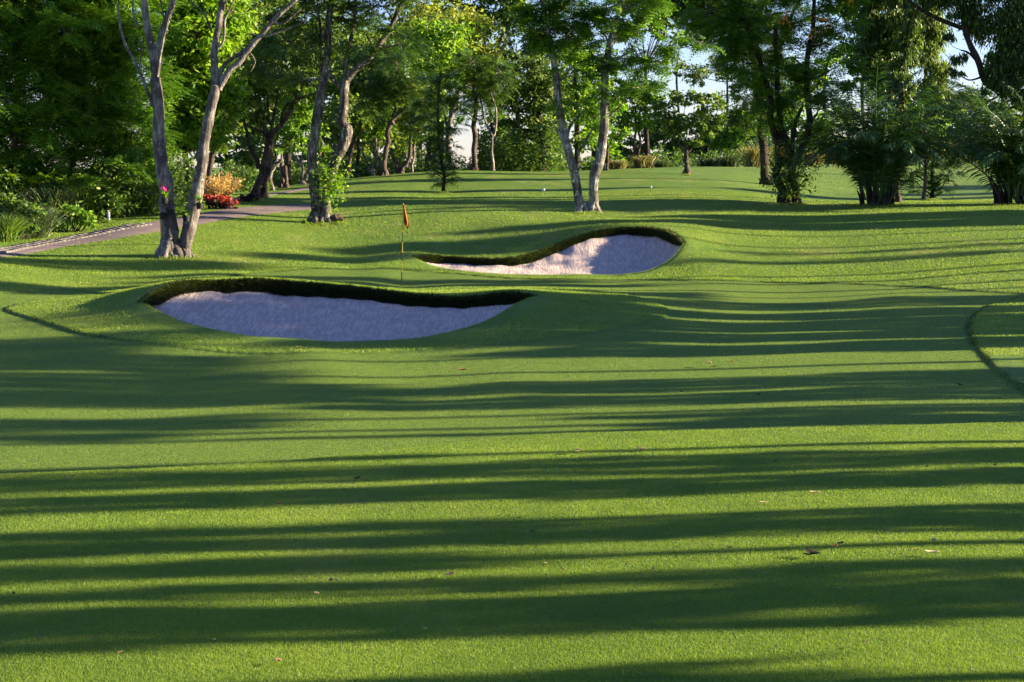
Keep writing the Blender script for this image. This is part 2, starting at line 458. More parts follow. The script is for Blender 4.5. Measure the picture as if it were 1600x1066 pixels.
def masks(x, y):
    """signed distance to the putting green: negative on it"""
    g = np.full(x.shape, 9.0)
    sel = (y > 12) & (y < 52) & (np.abs(x) < 40)
    if sel.any():
        a = sdist(x[sel], y[sel], green_poly); b = sdist(x[sel], y[sel], collar_poly)
        g[sel] = np.maximum(a, -b)
    return np.clip(g, -3, 3)
def bunker_d(x, y):
    d = np.full(x.shape, 9.0)
    for b in BK:
        lo, hi_ = b.poly.min(0) - 2, b.poly.max(0) + 2
        sel = (x > lo[0]) & (x < hi_[0]) & (y > lo[1]) & (y < hi_[1])
        if sel.any(): d[sel] = np.minimum(d[sel], sdist(x[sel], y[sel], b.poly))
    return d
def ground_z(x, y):
    x = np.atleast_1d(np.asarray(x, float)); y = np.atleast_1d(np.asarray(y, float))
    z = base_z(x, y)
    z = z - 0.032 * smooth((0.03 - masks(x, y)) / 0.08)
    return z
def gz(x, y): return float(ground_z(x, y)[0])

# ---------------------------------------------------------------- grass
def grass_material():
    m, nt, out = new_mat("turf")
    geo = N(nt, "ShaderNodeNewGeometry"); pos = geo.outputs["Position"]
    g = attr_out(nt, "green"); isg = mathn(nt, 'LESS_THAN', g, 0.0)
    mp = N(nt, "ShaderNodeMapping"); mp.inputs["Scale"].default_value = (1.0, 0.55, 1.0); nt.links.new(pos, mp.inputs[0])
    big = noise(nt, 0.16, 4, 0.6, pos); med = noise(nt, 1.1, 4, 0.6, mp.outputs[0])
    fine = noise(nt, 16, 5, 0.75, pos); vf = noise(nt, 70, 3, 0.7, pos)
    # coarse turf
    c1 = ramp(nt, fine, [(0.28, (.040, .085, .012)), (0.50, (.100, .170, .022)), (0.75, (.190, .265, .045))])
    c2 = ramp(nt, med, [(0.30, (.085, .150, .018)), (0.55, (.130, .195, .026)), (0.74, (.20, .24, .05))])
    rough_c = mix(nt, 0.5, c1, c2)
    dry = ramp(nt, noise(nt, 0.45, 5, 0.65, mp.outputs[0]), [(0.56, (0, 0, 0)), (0.72, (1, 1, 1))])
    rough_c = mix(nt, mathn(nt, 'MULTIPLY', dry, 0.75), rough_c, (.26, .24, .075))
    bt = ramp(nt, big, [(0.35, (.85, .95, .9)), (0.65, (1.12, 1.04, .95))])
    rough_c = mix(nt, 1.0, rough_c, bt, 'MULTIPLY')
    # putting surface
    g1 = ramp(nt, noise(nt, 6, 5, 0.6, mp.outputs[0]), [(0.3, (.085, .135, .020)), (0.7, (.112, .162, .026))])
    g2 = ramp(nt, vf, [(0.35, (.85, .85, .85)), (0.65, (1.12, 1.12, 1.1))])
    green_c = mix(nt, 1.0, g1, g2, 'MULTIPLY')
    green_c = mix(nt, 1.0, green_c, bt, 'MULTIPLY')
    col = mix(nt, isg, rough_c, green_c)
    h = mathn(nt, 'ADD', mathn(nt, 'MULTIPLY', fine, 1.0), mathn(nt, 'MULTIPLY', vf, 0.5))
    h = mathn(nt, 'ADD', h, mathn(nt, 'MULTIPLY', noise(nt, 3.5, 4, 0.6, pos), 2.0))
    amp = mathn(nt, 'SUBTRACT', 1.0, mathn(nt, 'MULTIPLY', isg, 0.85))
    h = mathn(nt, 'MULTIPLY', h, amp)
    b = principled(nt, out, col, 0.75, 0.12, h, 0.7, 0.05)
    b.inputs["Sheen Weight"].default_value = 0.0
    b.inputs["Sheen Roughness"].default_value = 0.5
    b.inputs["Sheen Tint"].default_value = (.6, .8, .3, 1)
    return m
M['turf'] = grass_material()

th = np.concatenate([np.arange(-180, -60, 4.0), np.arange(-60, -19.5, 0.75), np.arange(-19.5, 19.5, 0.055), np.arange(19.5, 60, 0.75), np.arange(60, 181, 4.0)])
th[-1] = 180.0
rr_ = [0.3, 0.8, 1.5, 2.5, 3.5, 4.5, 5.5, 6.2]
while rr_[-1] < 57: rr_.append(rr_[-1] * 1.0046)
while rr_[-1] < 130: rr_.append(rr_[-1] * 1.012)
while rr_[-1] < 400: rr_.append(rr_[-1] * 1.04)
while rr_[-1] < 8000: rr_.append(rr_[-1] * 1.25)
rr_ = np.array(rr_)
TH, RR = np.meshgrid(R(1) * th, rr_)
GX, GY = (np.sin(TH) * RR).ravel(), (np.cos(TH) * RR).ravel()
gm = masks(GX, GY)
bd = bunker_d(GX, GY)
GZ = base_z(GX, GY) - 0.032 * smooth((0.03 - gm) / 0.08)
GZ = GZ - 0.95 * smooth(-bd / 0.16) + 0.02 * np.exp(-((bd - .15) / .25) ** 2)
nr, nc = TH.shape
ii = (np.arange(nr - 1)[:, None] * nc + np.arange(nc - 1)[None, :]).ravel()
gf = np.stack([ii, ii + 1, ii + nc + 1, ii + nc], 1)[:, ::-1]
me = mesh_np("ground", np.stack([GX, GY, GZ], 1), [gf], M['turf'], {"green": ('POINT', gm)})
tag(link("ground", me), kind="structure")

# ---------------------------------------------------------------- sand
def sand_material():
    m, nt, out = new_mat("sand")
    geo = N(nt, "ShaderNodeNewGeometry"); pos = geo.outputs["Position"]
    n1 = noise(nt, 3.0, 5, 0.65, pos); n2 = noise(nt, 45, 4, 0.7, pos)
    mp = N(nt, "ShaderNodeMapping"); mp.inputs["Scale"].default_value = (9.0, 1.2, 1.2); nt.links.new(pos, mp.inputs[0])
    n3 = noise(nt, 1.6, 5, 0.7, mp.outputs[0])
    n4 = noise(nt, 1.3, 6, 0.75, pos)
    col = ramp(nt, n1, [(0.3, (.66, .505, .45)), (0.7, (.80, .63, .56))])
    col = mix(nt, mathn(nt, 'MULTIPLY', ramp(nt, n4, [(0.56, (0, 0, 0)), (0.70, (1, 1, 1))]), 0.75), col, (.42, .32, .285))
    col = mix(nt, mathn(nt, 'MULTIPLY', ramp(nt, n3, [(0.46, (1, 1, 1)), (0.56, (0, 0, 0))]), 0.7), col, (.50, .385, .345))
    col = mix(nt, mathn(nt, 'MULTIPLY', ramp(nt, n2, [(0.30, (1, 1, 1)), (0.42, (0, 0, 0))]), 0.35), col, (.40, .31, .27))
    h = mathn(nt, 'ADD', mathn(nt, 'MULTIPLY', n2, 0.35), mathn(nt, 'ADD', mathn(nt, 'MULTIPLY', n3, 1.0), n1))
    principled(nt, out, col, 0.95, 0.05, h, 1.0, 0.11)
    return m
M['sand'] = sand_material()
M['lip'] = leaf_mat('foliage_lip', [(0, (.040, .028, .018)), (.2, (.020, .027, .009)), (.6, (.060, .080, .018)), (1, (.24, .24, .06))], 0.15, 0.7, 0.1)
M['blade'] = leaf_mat('grass_blade', [(0, (.075, .120, .014)), (.5, (.165, .240, .028)), (.92, (.27, .33, .05)), (1, (.44, .38, .13))], 0.35, 0.55, 0.25)
def build_bunker(bk, label, lip_label, deps, r):
    nu, nv = 120, 36
    near, far = bk.curves(nu)
    zn = base_z(near[:, 0], near[:, 1]) - 0.035
    zf = base_z(far[:, 0], far[:, 1])
    u = np.linspace(0, 1, nu); env = smooth(np.minimum(u, 1 - u) / 0.10)
    rag = lambda X: 1.0 + .14 * np.sin(X * 1.3 + 1) + .07 * np.sin(X * 4.9) + .05 * np.sin(X * 11.3 + 2)
    zf = zf - bk.drop * (0.25 + 0.75 * env) * rag(far[:, 0])
    V = []
    for j in range(nv):
        v = j / (nv - 1)
        p = near * (1 - v) + far * v
        z = zn + (zf - zn) * v ** 1.9 - bk.depth * env ** .7 * (math.sin(math.pi * v ** 0.8)) * (1 - 0.55 * v)
        n_ = 0.02 * np.sin(p[:, 0] * 2.1 + 3 * v) * env + 0.012 * np.sin(p[:, 0] * 5.3 + p[:, 1] * 3.7)
        V.append(np.stack([p[:, 0], p[:, 1], z + n_ * min(1, 4 * v)], 1))
    V = np.concatenate(V)
    i = (np.arange(nv - 1)[:, None] * nu + np.arange(nu - 1)[None, :]).ravel()
    me = mesh_np("sand_bunker", V, [np.stack([i, i + 1, i + nu + 1, i + nu], 1)], M['sand'])
    root = empty("sand_bunker", (near[nu // 2][0], near[nu // 2][1], zn[nu // 2]), label, "bunker")
    o = link("sand", me, root); me.transform(__import__('mathutils').Matrix.Translation(-root.location))
    # shaggy grass lip on the far side, cut vertically above the sand
    nb = int(deps * 1.0)
    c, tt = bk.curves(400)[1], None
    L = np.concatenate([[0], np.cumsum(np.hypot(*np.diff(c, axis=0).T))])
    t = r.random(nb) * L[-1]
    x = np.interp(t, L, c[:, 0]); y = np.interp(t, L, c[:, 1])
    dx = np.gradient(c[:, 0]); dy = np.gradient(c[:, 1]); nn = unit(np.stack([dy, -dx], 1))   # towards the sand
    nx = np.interp(t, L, nn[:, 0]); ny = np.interp(t, L, nn[:, 1])
    top = base_z(x, y); f = t / L[-1]; ev = 0.25 + 0.75 * smooth(np.minimum(f, 1 - f) / 0.10)
    drop = bk.drop * ev * rag(x)
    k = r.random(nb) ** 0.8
    zz = top + 0.03 - k * (drop + 0.03)
    off = 0.02 + 0.10 * k + r.normal(0, 0.015, nb) - 0.12 * (r.random(nb) < .18) * (k < .3)
    o_ = np.stack([x + nx * off, y + ny * off, zz], 1)
    d = unit(np.stack([nx * .8, ny * .8, 0.55 - 1.1 * k], 1) + r.normal(0, .42, (nb, 3)))
    ln = (0.04 + 0.075 * r.random(nb) + .10 * (r.random(nb) < .04)) * (0.55 + 0.45 * ev) * (.75 + .45 * np.sin(x * 7.1 + 2 * np.sin(x * 2.3)) ** 2)
    s = unit(np.cross(d, r.normal(0, 1, (nb, 3)))) * 0.009
    tri = np.stack([o_ - s, o_ + s, o_ + d * ln[:, None]], 1)
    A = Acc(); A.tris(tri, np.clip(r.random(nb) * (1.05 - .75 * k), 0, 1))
    # earth face under the grass
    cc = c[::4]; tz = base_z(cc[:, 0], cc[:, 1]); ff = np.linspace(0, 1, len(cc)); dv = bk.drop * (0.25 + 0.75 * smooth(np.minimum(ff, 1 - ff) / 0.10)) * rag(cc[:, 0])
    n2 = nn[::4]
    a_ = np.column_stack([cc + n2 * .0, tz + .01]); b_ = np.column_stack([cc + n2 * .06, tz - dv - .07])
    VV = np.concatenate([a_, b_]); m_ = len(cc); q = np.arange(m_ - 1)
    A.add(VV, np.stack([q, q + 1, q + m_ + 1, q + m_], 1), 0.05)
    loc = np.array(root.location)
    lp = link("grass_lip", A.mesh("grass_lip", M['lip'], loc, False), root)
    # short turf fringe round the near rim
    c = bk.curves(400)[0]; L = np.concatenate([[0], np.cumsum(np.hypot(*np.diff(c, axis=0).T))]); nb2 = int(L[-1] * 500)
    t = r.random(nb2) * L[-1]; x = np.interp(t, L, c[:, 0]) + r.normal(0, .02, nb2); y = np.interp(t, L, c[:, 1]) - np.abs(r.normal(0, .06, nb2))
    o_ = np.stack([x, y, base_z(x, y) - .01], 1); d = unit(r.normal(0, .35, (nb2, 3)) + [0, 0, 1]); ln = .025 + .03 * r.random(nb2)
    s = unit(np.cross(d, r.normal(0, 1, (nb2, 3)))) * 0.004
    A = Acc(); A.tris(np.stack([o_ - s, o_ + s, o_ + d * ln[:, None]], 1), r.random(nb2) * .8)
    link("rim_turf", A.mesh("rim_turf", M['blade'], loc, False), root)
build_bunker(BK[0], "large pale sand bunker in front of the flagstick with a dark shaggy grass lip", "", 42000, np.random.default_rng(1))
build_bunker(BK[1], "smaller sand bunker behind the flagstick, its right end rising to a high curved lip", "", 34000, np.random.default_rng(2))

# ---------------------------------------------------------------- mown turf blades in front, stuff
def blades(name, n, y0, y1, h0, h1, label, sel=None, seed=5, wpx=0.9, spread=18.3, power=-1.0, mat='blade'):
    r = np.random.default_rng(seed)
    u = r.random(n)
    if power == -1.0: y = y0 * (y1 / y0) ** u                    # density falls with 1/y^2
    else: y = y0 + (y1 - y0) * u
    x = y * np.tan(R(spread)) * (2 * r.random(n) - 1)
    gm_ = masks(x, y); bd_ = bunker_d(x, y)
    k = (gm_ > 0.0) & (bd_ > 0.02)
    if sel is not None: k &= sel(x, y, gm_)
    x, y = x[k], y[k]; n = len(x)
    z = ground_z(x, y)
    patch = .5 * patchn(x, y, 1.1) + .3 * patchn(x, y, .33) + .2 * patchn(x, y, .12)
    dryp = smooth((patchn(x + 7, y, .7) * .6 + patchn(x, y + 3, .2) * .4 - .62) / .2)
    h = (h0 + (h1 - h0) * r.random(n)) * (0.8 + .35 * patch)
    o_ = np.stack([x, y, z - .003], 1); d = unit(r.normal(0, .42, (n, 3)) * [1, 1, .2] + [0, 0, 1])
    wdt = wpx * y / F * (0.7 + 0.6 * r.random(n))
    an = r.random(n) * np.pi; s = np.stack([np.cos(an), np.sin(an), 0 * an], 1) * (wdt * .5)[:, None]
    A = Acc(); A.tris(np.stack([o_ - s, o_ + s, o_ + d * h[:, None]], 1), np.clip(r.random(n) * .55 + .75 * (patch - .2) + .5 * (r.random(n) < .02) + .35 * dryp * r.random(n), 0, 1))
    return tag(link(name, A.mesh(name, M[mat], (0, 0, 0), False)), label, "grass", kind="stuff")
blades("mown_grass", 1300000, 7.4, 20.5, .010, .021, "coarser mown turf in front of the putting green", None, 5, 1.0)
blades("collar_grass", 260000, 27.0, 47.0, .018, .036, "coarser turf ringing the large bunker and beyond the green", None, 6, 1.1)
blades("rough_grass", 200000, 44.0, 75.0, .02, .05, "mown rough beyond the putting green", None, 8, 1.0)

M['green_blade'] = leaf_mat('putting_green_blade', [(0, (.115, .185, .036)), (.5, (.165, .238, .046)), (1, (.215, .285, .058))], 0.35, 0.6, 0.2)
def green_blades(n, y0, y1):
    r = np.random.default_rng(55)
    y = y0 * (y1 / y0) ** r.random(n); x = y * math.tan(R(18.6)) * (2 * r.random(n) - 1)
    k = (masks(x, y) < 0.0) & (bunker_d(x, y) > 0.02); x, y = x[k], y[k]; n = len(x)
    z = ground_z(x, y); h = .005 + .004 * r.random(n)
    o_ = np.stack([x, y, z - .002], 1); d = unit(r.normal(0, .5, (n, 3)) * [1, 1, .2] + [0, 0, 1])
    w = 1.1 * y / F; an = r.random(n) * np.pi; s = np.stack([np.cos(an), np.sin(an), 0 * an], 1) * (w * .5)[:, None]
    t = o_ + d * h[:, None]
    A = Acc(); A.quads(np.stack([o_ - s, o_ + s, t + s * .5, t - s * .5], 1), np.clip(.1 + .8 * (.6 * patchn(x, y, 2.2) + .4 * patchn(x, y * .4, .6)) + r.normal(0, .12, n), 0, 1))
    tag(link("putting_green_grass", A.mesh("putting_green_grass", M['green_blade'], (0, 0, 0), False)), "closely cut turf of the putting green", "grass", kind="stuff")
green_blades(1500000, 15.0, 47.0)

# taller collar edge; the step's shadow line is put in as dark blade colour
def edge_shade_fringe(name, label, poly, keep, seed, dens=330):
    r = np.random.default_rng(seed)
    c = np.vstack([poly, poly[:1]]); L = np.concatenate([[0], np.cumsum(np.hypot(*np.diff(c, axis=0).T))]); n = int(L[-1] * dens)
    t = r.random(n) * L[-1]; x = np.interp(t, L, c[:, 0]) + r.normal(0, .05, n); y = np.interp(t, L, c[:, 1]) + r.normal(0, .05, n)
    k = keep(x, y) & (np.abs(x) < y * .36); x, y = x[k], y[k]; n = len(x)
    o_ = np.stack([x, y, ground_z(x, y) - .01], 1); d = unit(r.normal(0, .45, (n, 3)) + [0, 0, 1]); ln = (.012 + .03 * r.random(n)) * (.5 + patchn(x, y, .5))
    s_ = unit(np.cross(d, r.normal(0, 1, (n, 3)))) * .005
    A = Acc(); A.tris(np.stack([o_ - s_, o_ + s_, o_ + d * ln[:, None]], 1), r.random(n) * .7)
    tag(link(name, A.mesh(name, M['lip'], (0, 0, 0), False)), label, "grass", kind="stuff")
edge_shade_fringe("edge_shade_grass", "untrimmed turf edge round the putting green", green_poly, lambda x, y: (y > 22) & ~((x < -3) & (y < 43.0)) | (y > 45.3), 41)
edge_shade_fringe("collar_edge_shade_grass", "untrimmed turf edge round the large bunker's collar", collar_poly, lambda x, y: ((y < 36.5) & (x < -6.5))  , 42)
# ---------------------------------------------------------------- paths
def path_mat():
    m, nt, out = new_mat("cart_path")
    geo = N(nt, "ShaderNodeNewGeometry"); pos = geo.outputs["Position"]
    n1 = noise(nt, .9, 5, .6, pos); n2 = noise(nt, 30, 4, .7, pos)
    c = mix(nt, 0.5, ramp(nt, n1, [(.35, (.150, .105, .105)), (.65, (.23, .165, .16))]), ramp(nt, n2, [(.3, (.12, .09, .09)), (.7, (.26, .20, .19))]))
    principled(nt, out, c, .9, .15, n2, .4, .01)
    return m
M['path'] = path_mat()
M['black_pot'] = plain('pot_black', (.015, .014, .014), .6)
M['cobble'] = plain('cobble_stone', (.15, .13, .12), .85, .15, .25, 9)
def strip(name, lo, hi_, nm=10, lift=.03):
    a = spline([hit(*p)[:2] for p in lo], nm); b = spline([hit(*p)[:2] for p in hi_], nm)
    nv = 8; V = []
    for j in range(nv):
        q = a * (1 - j / (nv - 1)) + b * j / (nv - 1)
        V.append(np.column_stack([q, base_z(q[:, 0], q[:, 1]) + (lift if 0 < j < nv - 1 else lift * .2)]))
    m_ = len(a); i = (np.arange(nv - 1)[:, None] * m_ + np.arange(m_ - 1)[None, :]).ravel()
    return tag(link(name, mesh_np(name, np.concatenate(V), [np.stack([i, i + 1, i + m_ + 1, i + m_], 1)], M['path'])), kind="structure"), a, b
_, pa, pb = strip("cart_path", [(-160,432),(-80,417),(0,403),(100,386),(200,370),(270,358),(350,344),(430,333),(506,325)],
                  [(-160,414),(-80,402),(0,390),(100,373),(200,353),(270,341),(350,327),(430,321),(506,317)])
strip("footpath", [(352,318),(385,313),(430,305),(485,296),(515,292)], [(352,312),(385,307),(430,301),(485,293),(515,290)])
# cobbled margin along the far side of the cart path
A = Acc(); rc = np.random.default_rng(12)
L = np.concatenate([[0], np.cumsum(np.hypot(*np.diff(pb, axis=0).T))]); Lmax = L[np.argmin(np.abs(pb[:, 0] - hit(205, 352)[0]))]
t = 0.0
while t < Lmax:
    for k in range(3):
        s = t + .02 * rc.random()
        x = np.interp(s, L, pb[:, 0]); y = np.interp(s, L, pb[:, 1]); x2 = np.interp(s + .1, L, pb[:, 0]); y2 = np.interp(s + .1, L, pb[:, 1])
        d = unit([x2 - x, y2 - y]); n_ = np.array([d[1], -d[0]])
        c = np.array([x, y]) + n_ * (0.13 + .27 * k)
        z = base_z(c[0], c[1])[0] + .035
        hx, hy, hz = .10 + .02 * rc.random(), .115, .03 + .02 * rc.random()
        v = []
        for sx, sy in ((-1, -1), (1, -1), (1, 1), (-1, 1)):
            v.append([*(c + d * sx * hx + n_ * sy * hy), z - .05])
        for sx, sy in ((-1, -1), (1, -1), (1, 1), (-1, 1)):
            v.append([*(c + d * sx * hx * .85 + n_ * sy * hy * .85), z + hz])
        A.add(v, [[4, 5, 6, 7], [0, 1, 5, 4], [1, 2, 6, 5], [2, 3, 7, 6], [3, 0, 4, 7]], rc.random())
    t += .25
tag(link("cobbled_margin", A.mesh("cobbled_margin", M['cobble'])), kind="structure")

# ---------------------------------------------------------------- trees drawn from the photograph
def put_clump(acc, wood, c, rad, kind, r, dens=1.0, twigs=True, size=None):
    area = math.pi * rad[0] * rad[2]
    vol = max(area, 0.05)
    nsub = int(np.clip(6 + vol * 3.2, 6, 60))
    if kind == 'feather':
        L = size or 0.46
        n = int(dens * 100 * vol * (0.46 / L) ** 2) + 4
        p, out, sc, k = clump_points(c, rad, n, nsub, r, .35, .42, .6)
        d = unit(out * [1, 1, .45] + r.normal(0, .45, (n, 3)) * [1, 1, .5])
        fronds(acc, p, d, L * (0.7 + .6 * r.random(n)), 6, .030, .17, .30, r)
    elif kind == 'droop':
        n = int(dens * 900 * vol)
        p, out, sc, k = clump_points(c, rad, n, int(nsub * 1.6), r, .35, .42, 1.6)
        leaves(acc, p, size or .17, r, .24, 1.0, out * .4, 1.2)
    else:
        s = size or .15
        n = int(dens * 700 * vol * (.15 / s) ** 2)
        p, out, sc, k = clump_points(c, rad, n, nsub, r, .35, .42, .8)
        leaves(acc, p, s, r, .50, 1.0, out * .5, .25)
    if twigs and wood is not None:
        for q in sc[::3]:
            m_ = (c + q) / 2 + r.normal(0, .08, 3)
            tube(wood, [c, m_, q], [.022, .014, .006], 4, 2, cap=False)
def mk_tree(name, label, cat, Y, stems, clumps, kind, mat, bark, group=None, seed=0, base=None, extra=None, limbs=True, wob=.03, size=None, dens=1.0, sides=12):
    """stems: list of ([(px,py[,dY])], [radius px...]); clumps: (px,py,rx,ry[,dY[,dens]])"""
    r = np.random.default_rng(seed + 100)
    s0 = stems[0][0][0]
    if Y is None: Y = hit(s0[0], s0[1])[1]
    b = P(s0[0], s0[1], Y); b[2] = gz(b[0], b[1]) if base is None else base
    wood, crown = Acc(), Acc(); k = Y / F
    path_pts, path_r = [], []
    for si, (pts, rad) in enumerate(stems):
        w = [P(p[0], p[1], Y + (p[2] if len(p) > 2 else 0)) for p in pts]
        if pts[0][1] >= s0[1] - 6:                # rooted in the ground
            w[0][2] = gz(w[0][0], w[0][1]) - .12
            rad = [rad[0] * 1.6, ] + list(rad)
            w.insert(1, w[0] + (np.array(w[1]) - w[0]) * min(.5, .35 / (np.linalg.norm(np.array(w[1]) - w[0]) + .01)))
            if rad[1] * k > .12:
                for a_ in np.arange(5) * 1.257 + r.random() * 6:
                    u_ = np.array([math.cos(a_), math.sin(a_), 0]); R0 = rad[1] * k; e = w[0] + u_ * R0 * (1.45 + .6 * r.random()); e[2] = gz(e[0], e[1]) - .05
                    tube(wood, [w[0] + u_ * R0 * .25 + [0, 0, .12 + R0 * 1.9], w[0] + u_ * R0 * 1.05 + [0, 0, .12 + R0 * .55], e], [R0 * .55, R0 * .5, R0 * .18], 7, 4, .01, .08, cap=False)
        pp, rr = tube(wood, w, [q * k for q in rad], sides, 6, wob, .05)
        path_pts.append(pp); path_r.append(rr)
    PP = np.concatenate(path_pts); PR = np.concatenate(path_r)
    for c in clumps:
        cx, cy, rx, ry = c[:4]; dY = c[4] if len(c) > 4 else 0; dn = c[5] if len(c) > 5 else 1.0
        cc = P(cx, cy, Y + dY); rad = np.array([rx * k, max(rx, ry) * .75 * k, ry * k])
        if limbs:
            low = PP[:, 2] < cc[2] + .2
            dd = np.linalg.norm(PP - cc, axis=1) + np.where(low, 0, 4)
            j = int(np.argmin(dd + .6 * np.abs(PP[:, 2] - (cc[2] - .8))))
            if dd[j] > .25:
                q = PP[j]; mid = q * .45 + cc * .55 + np.array([0, 0, -.12 * dd[j]]) + r.normal(0, .06, 3) * dd[j]
                r0 = min(PR[j] * .6, .03 + .018 * dd[j])
                tube(wood, [q, mid, cc], [r0, r0 * .6, .02], 7, 5, .03, cap=False)
        put_clump(crown, wood, cc, rad, kind, r, dn * dens, True, size)
    root = empty(name, b, label, cat, group)
    link("trunk", wood.mesh("trunk", M[bark], b), root)
    if crown.n: link("crown", crown.mesh("crown", M[mat], b, False), root)
    if extra: extra(root, b, Y, k, r)
    return root

def epiphytes(root, b, Y, k, r):
    for px, py, sz in ((257, 314, 6), (265, 331, 6), (254, 338, 5), (291, 341, 6), (312, 322, 6)):
        c = P(px, py, Y - .28) - b
        A = Acc(); 
        for j in range(4):
            tube(A, [c + np.array([0, 0, -.09]), c + np.array([0, 0, .08])], [sz * k * .75, sz * k], 10, 1)
            break
        link("orchid_pot", A.mesh("orchid_pot", M['black_pot']), root)
    A = Acc(); c = P(257, 294, Y - .35) - b
    leaves(A, c + r.normal(0, .035, (24, 3)), .07, r, .7)
    link("orchid_flower", A.mesh("orchid_flower", M['magenta'], (0, 0, 0), False), root)
    for px, py, n in ((258, 306, 50), (288, 333, 60), (312, 313, 60), (262, 400, 50)):
        A = Acc()
        c = P(px, py, Y - .3) - b; d = unit(r.normal(0, 1, (n, 3)) + [0, 0, .7])
        s = unit(np.cross(d, r.normal(0, 1, (n, 3)))) * .012; o_ = np.repeat(c[None], n, 0)
        A.tris(np.stack([o_ - s, o_ + s, o_ + d * (.18 + .12 * r.random(n))[:, None]], 1), r.random(n))
        link("orchid_leaf_tuft", A.mesh("orchid_leaf_tuft", M['broad'], (0, 0, 0), False), root)

# 1 pale double trunk on the left
mk_tree("pale_bark_tree", "tall pale grey V trunked tree with small black orchid pots, beside the cart path", "tree", None,
    [([(268,401),(266,372),(262,330),(257,290),(252,240),(247,180),(243,122)], [15,14,12.5,11.5,10,9,8.5]),
     ([(243,122),(236,75),(228,30),(222,-20),(214,-90),(200,-180)], [6.5,6,5.5,5,4,2.5]),
     ([(243,122),(250,75),(260,35),(270,0),(280,-60),(300,-150)], [6,5.5,5,4.5,4,2.5]),
     ([(287,399),(293,365),(302,325),(312,282),(318,240),(327,190),(338,135)], [9,10.5,11.5,9,8.5,8,7.5]),
     ([(338,135),(334,85),(342,40),(350,0),(360,-60),(366,-140)], [6,6,5.5,5,4,2.5]),
     ([(342,140),(360,108),(380,88),(405,58),(440,20),(470,-10),(500,-50)], [5.5,5,4.5,4,3.5,3,2]),
     ([(340,122),(352,100),(378,80),(400,62)], [4,3,3,2.5]),
     ([(238,165),(228,140),(217,110),(205,90),(192,60),(186,20),(187,-30)], [3,2.5,2.2,2,2,1.6,1]),
     ([(217,110),(221,85),(218,60)], [1.6,1.2,.8]),
     ([(215,40),(208,15),(212,-20)], [1.6,1.5,1]),
     ([(340,75),(350,60),(352,30),(362,10),(375,-10)], [2,2,1.6,1.4,1]),
     ([(330,50),(320,25),(300,5),(285,-15)], [1.8,1.5,1.3,1]),
     ([(262,50),(254,22),(250,-10)], [1.6,1.4,1]),
     ([(405,58),(432,52),(452,40),(478,34)], [2,1.7,1.3,.8]), ([(425,36),(446,34),(470,14)], [1.8,1.4,1]), ([(388,80),(398,96),(392,112)], [1.2,1,.6])],
    [(225,-110,70,55),(290,-190,80,60),(370,-150,75,60),(470,-90,80,50),(250,-260,110,60),(150,-180,60,40)], 'feather', 'feather', 'bark_pale', seed=1, extra=epiphytes, wob=.02)
# 2
def stump2(root, b, Y, k, r):
    A = Acc(); c = P(524, 345, Y) - b; g = gz(*(c + b)[:2]) - b[2]
    tube(A, [np.array([c[0] - .25, c[1], g + .02]), np.array([c[0], c[1], g + .14]), np.array([c[0] + .25, c[1] + .05, g + .05])], [.10, .17, .12], 9, 4, .0, .2)
    link("root_knot", A.mesh("root_knot", M['bark_brown']), root)
    A = Acc(); 
    for px, py, n in ((520, 285, 260), (516, 300, 260), (510, 268, 120), (526, 272, 90)):
        c = P(px, py, Y - .3) - b; leaves(A, c + r.normal(0, .26, (n, 3)), .17, r, .4)
    link("epiphyte", A.mesh("epiphyte", M['yellow'] if False else M['broad'], (0, 0, 0), False), root)
mk_tree("mottled_tree", "twin trunk tree with a leafy epiphyte, standing where the cart path ends", "tree", None,
    [([(494,348),(494,320),(491,280),(490,230),(497,180),(506,130),(512,80),(514,40),(520,-30),(525,-100)], [9,9,8,7.5,8,7,5.5,5,4.5,3]),
     ([(509,349),(510,325),(511,300),(520,265),(537,225),(541,205),(535,185),(537,150),(542,125)], [8,7,6,8,8.5,9,8,7,6.5]),
     ([(542,125),(560,105),(580,88),(595,68),(612,40),(630,0),(650,-50)], [6,5.5,5,4.5,3.5,3,2]),
     ([(542,125),(540,95),(548,60),(556,10),(560,-50)], [4,3.5,3,3,2]),
     ([(536,140),(520,122),(512,110),(500,85)], [4,3.5,3,2]),
     ([(505,130),(500,90),(502,50),(496,10)], [3,2.5,2,2])],
    [(450,60,50,34),(480,20,55,36),(430,100,40,22,1),(540,15,60,36),(600,10,50,40),(620,70,30,26),(570,50,34,26),(530,-60,90,50),(440,-50,60,40),(640,-50,50,40),(470,115,26,14),(600,-110,70,40)],
    'feather', 'feather_dark', 'bark_mottled', seed=2, extra=stump2)
